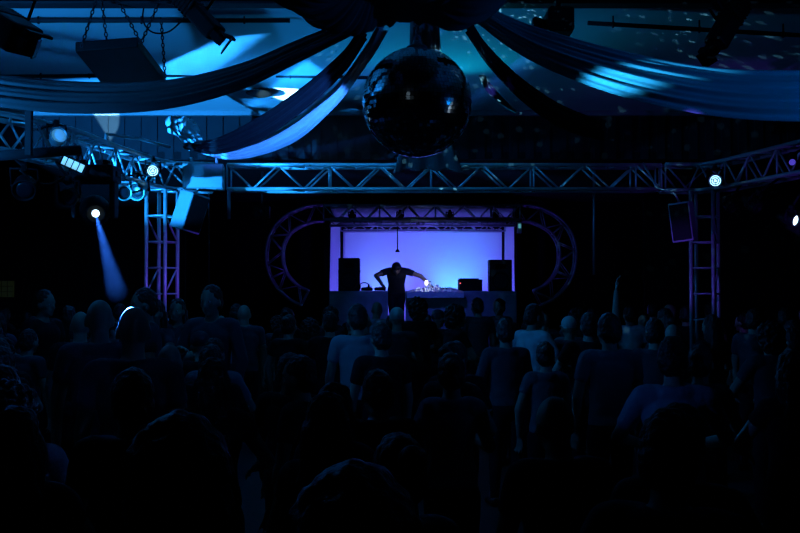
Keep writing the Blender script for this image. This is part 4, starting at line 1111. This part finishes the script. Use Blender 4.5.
while count < 92 and tries < 12000:
    tries += 1
    d = rnd.uniform(2.6, 16.2) if rnd.random() > 0.6 else rnd.uniform(2.6, 8.5)
    px = rnd.uniform(-15, 815)
    zt = rnd.uniform(1.55, 1.66) if d < 6.5 else rnd.uniform(1.6, 1.8)
    top = 292 + (1.95 - zt) / d * F
    p = P(px, top, d)
    if any(math.hypot(p.x - a[0], p.y - a[1]) < (0.64 if d > 5 else 0.58) + (0.15 if i < 2 else 0) for i, a in enumerate(placed)): continue
    if d < 5 and abs(p.x) < 0.0: continue
    hw = 0.26 / d * F
    bad = False
    for i, a in enumerate(placed[:NSP]):
        sw = 0.17 / a[4] * F
        if d < a[4] and abs(px - a[2]) < hw + sw * 0.6 and top < a[3] + 0.36 / a[4] * F: bad = True; break
    if bad: continue
    # keep the towers and the tower feet clear
    if any(math.hypot(p.x - tx, p.y - ty) < 0.75 for tx, ty in ((-2.93, 12.3), (3.78, 12.4))): continue
    kind = rnd.choice(['man', 'man', 'man_bent', 'woman', 'woman', 'tied', 'cap', 'curly', 'bald', 'jacket', 'man'])
    zn = next((z_[2] for z_ in ZONES if z_[0] <= px < z_[1]), ZONES[0][2] if px < 0 else ZONES[-1][2])
    dn = next(z_[2] for z_ in DEP if z_[0] <= d < z_[1])
    col = rnd.choice([DK, DK, DK, MID, MID, PALE if d > 7.5 else DK])
    hn = {'woman': 'long haired dark person', 'tied': 'dark person with tied hair', 'cap': 'dark person in a cap', 'curly': 'curly haired dark person', 'bald': 'bald dark person', 'jacket': 'dark person in long sleeves'}.get(kind, 'short haired dark person')
    person(kind, px, top, d, rnd.gauss(0.0, 0.45), col, f'{hn}, {dn} in the crowd {zn}', f'crowd {dn} {zn}', 0.0, (0.05, 0.05, 0.06))
    count += 1

# the DJ, bent over the gap between the two tables, facing the room
DJY = 18.72
dj = human('person', 0.62, 0.75, 0.0, [((-0.62, 0.42, 1.09), (-0.4, -0.6, 1.0)), ((0.25, 0.60, 1.085), (0.5, -0.6, 0.7))], 'short', sleeve=0.55, eyes=True, legs=-0.06)
dj.name = 'person'; pj = P(396.5, 290, DJY)
dj.location = (pj.x, DJY, 0.99); dj.rotation_euler = (0, 0, PI)
for ch in dj.children:
    if ch.name.startswith('shirt'): ch.color = (0.03, 0.03, 0.035, 1)
tag(dj, 'DJ bent over the booth tables with one arm stretched out to the side', 'person')

# ------------------------------------------------------------------ haze in the beams
def haze(name, a, c, r0, r1, dens, label):
    """a column of theatre smoke hanging along the beam"""
    m = bpy.data.materials.new(name); m.use_nodes = True; nt = m.node_tree
    nt.nodes.remove(nt.nodes['Principled BSDF'])
    v = nt.nodes.new('ShaderNodeVolumeScatter'); v.inputs['Density'].default_value = dens; v.inputs['Anisotropy'].default_value = 0.2
    v.inputs['Color'].default_value = (0.9, 0.95, 1, 1)
    nt.links.new(v.outputs[0], nt.nodes['Material Output'].inputs['Volume'])
    a, c = Vector(a), Vector(c); d = c - a
    o = obj(name, tube(B(), [Vector(), d * 0.5, d], [r0, (r0 + r1) / 2, r1], 20), m); o.location = a
    tag(o, label, 'haze', None, 'stuff')
    return o
dv = (BEAM_TO - lens).normalized()
haze('haze', lens + dv * 0.03, lens + dv * 4.0, 0.035, 0.09, 0.0013, 'theatre haze glowing blue in the beam of the left moving light')
haze('haze', P(790, 219.5, 10.2), P(835, 236, 9.6), 0.1, 0.2, 0.08, 'theatre haze glowing in the beam of the right oval lamp')
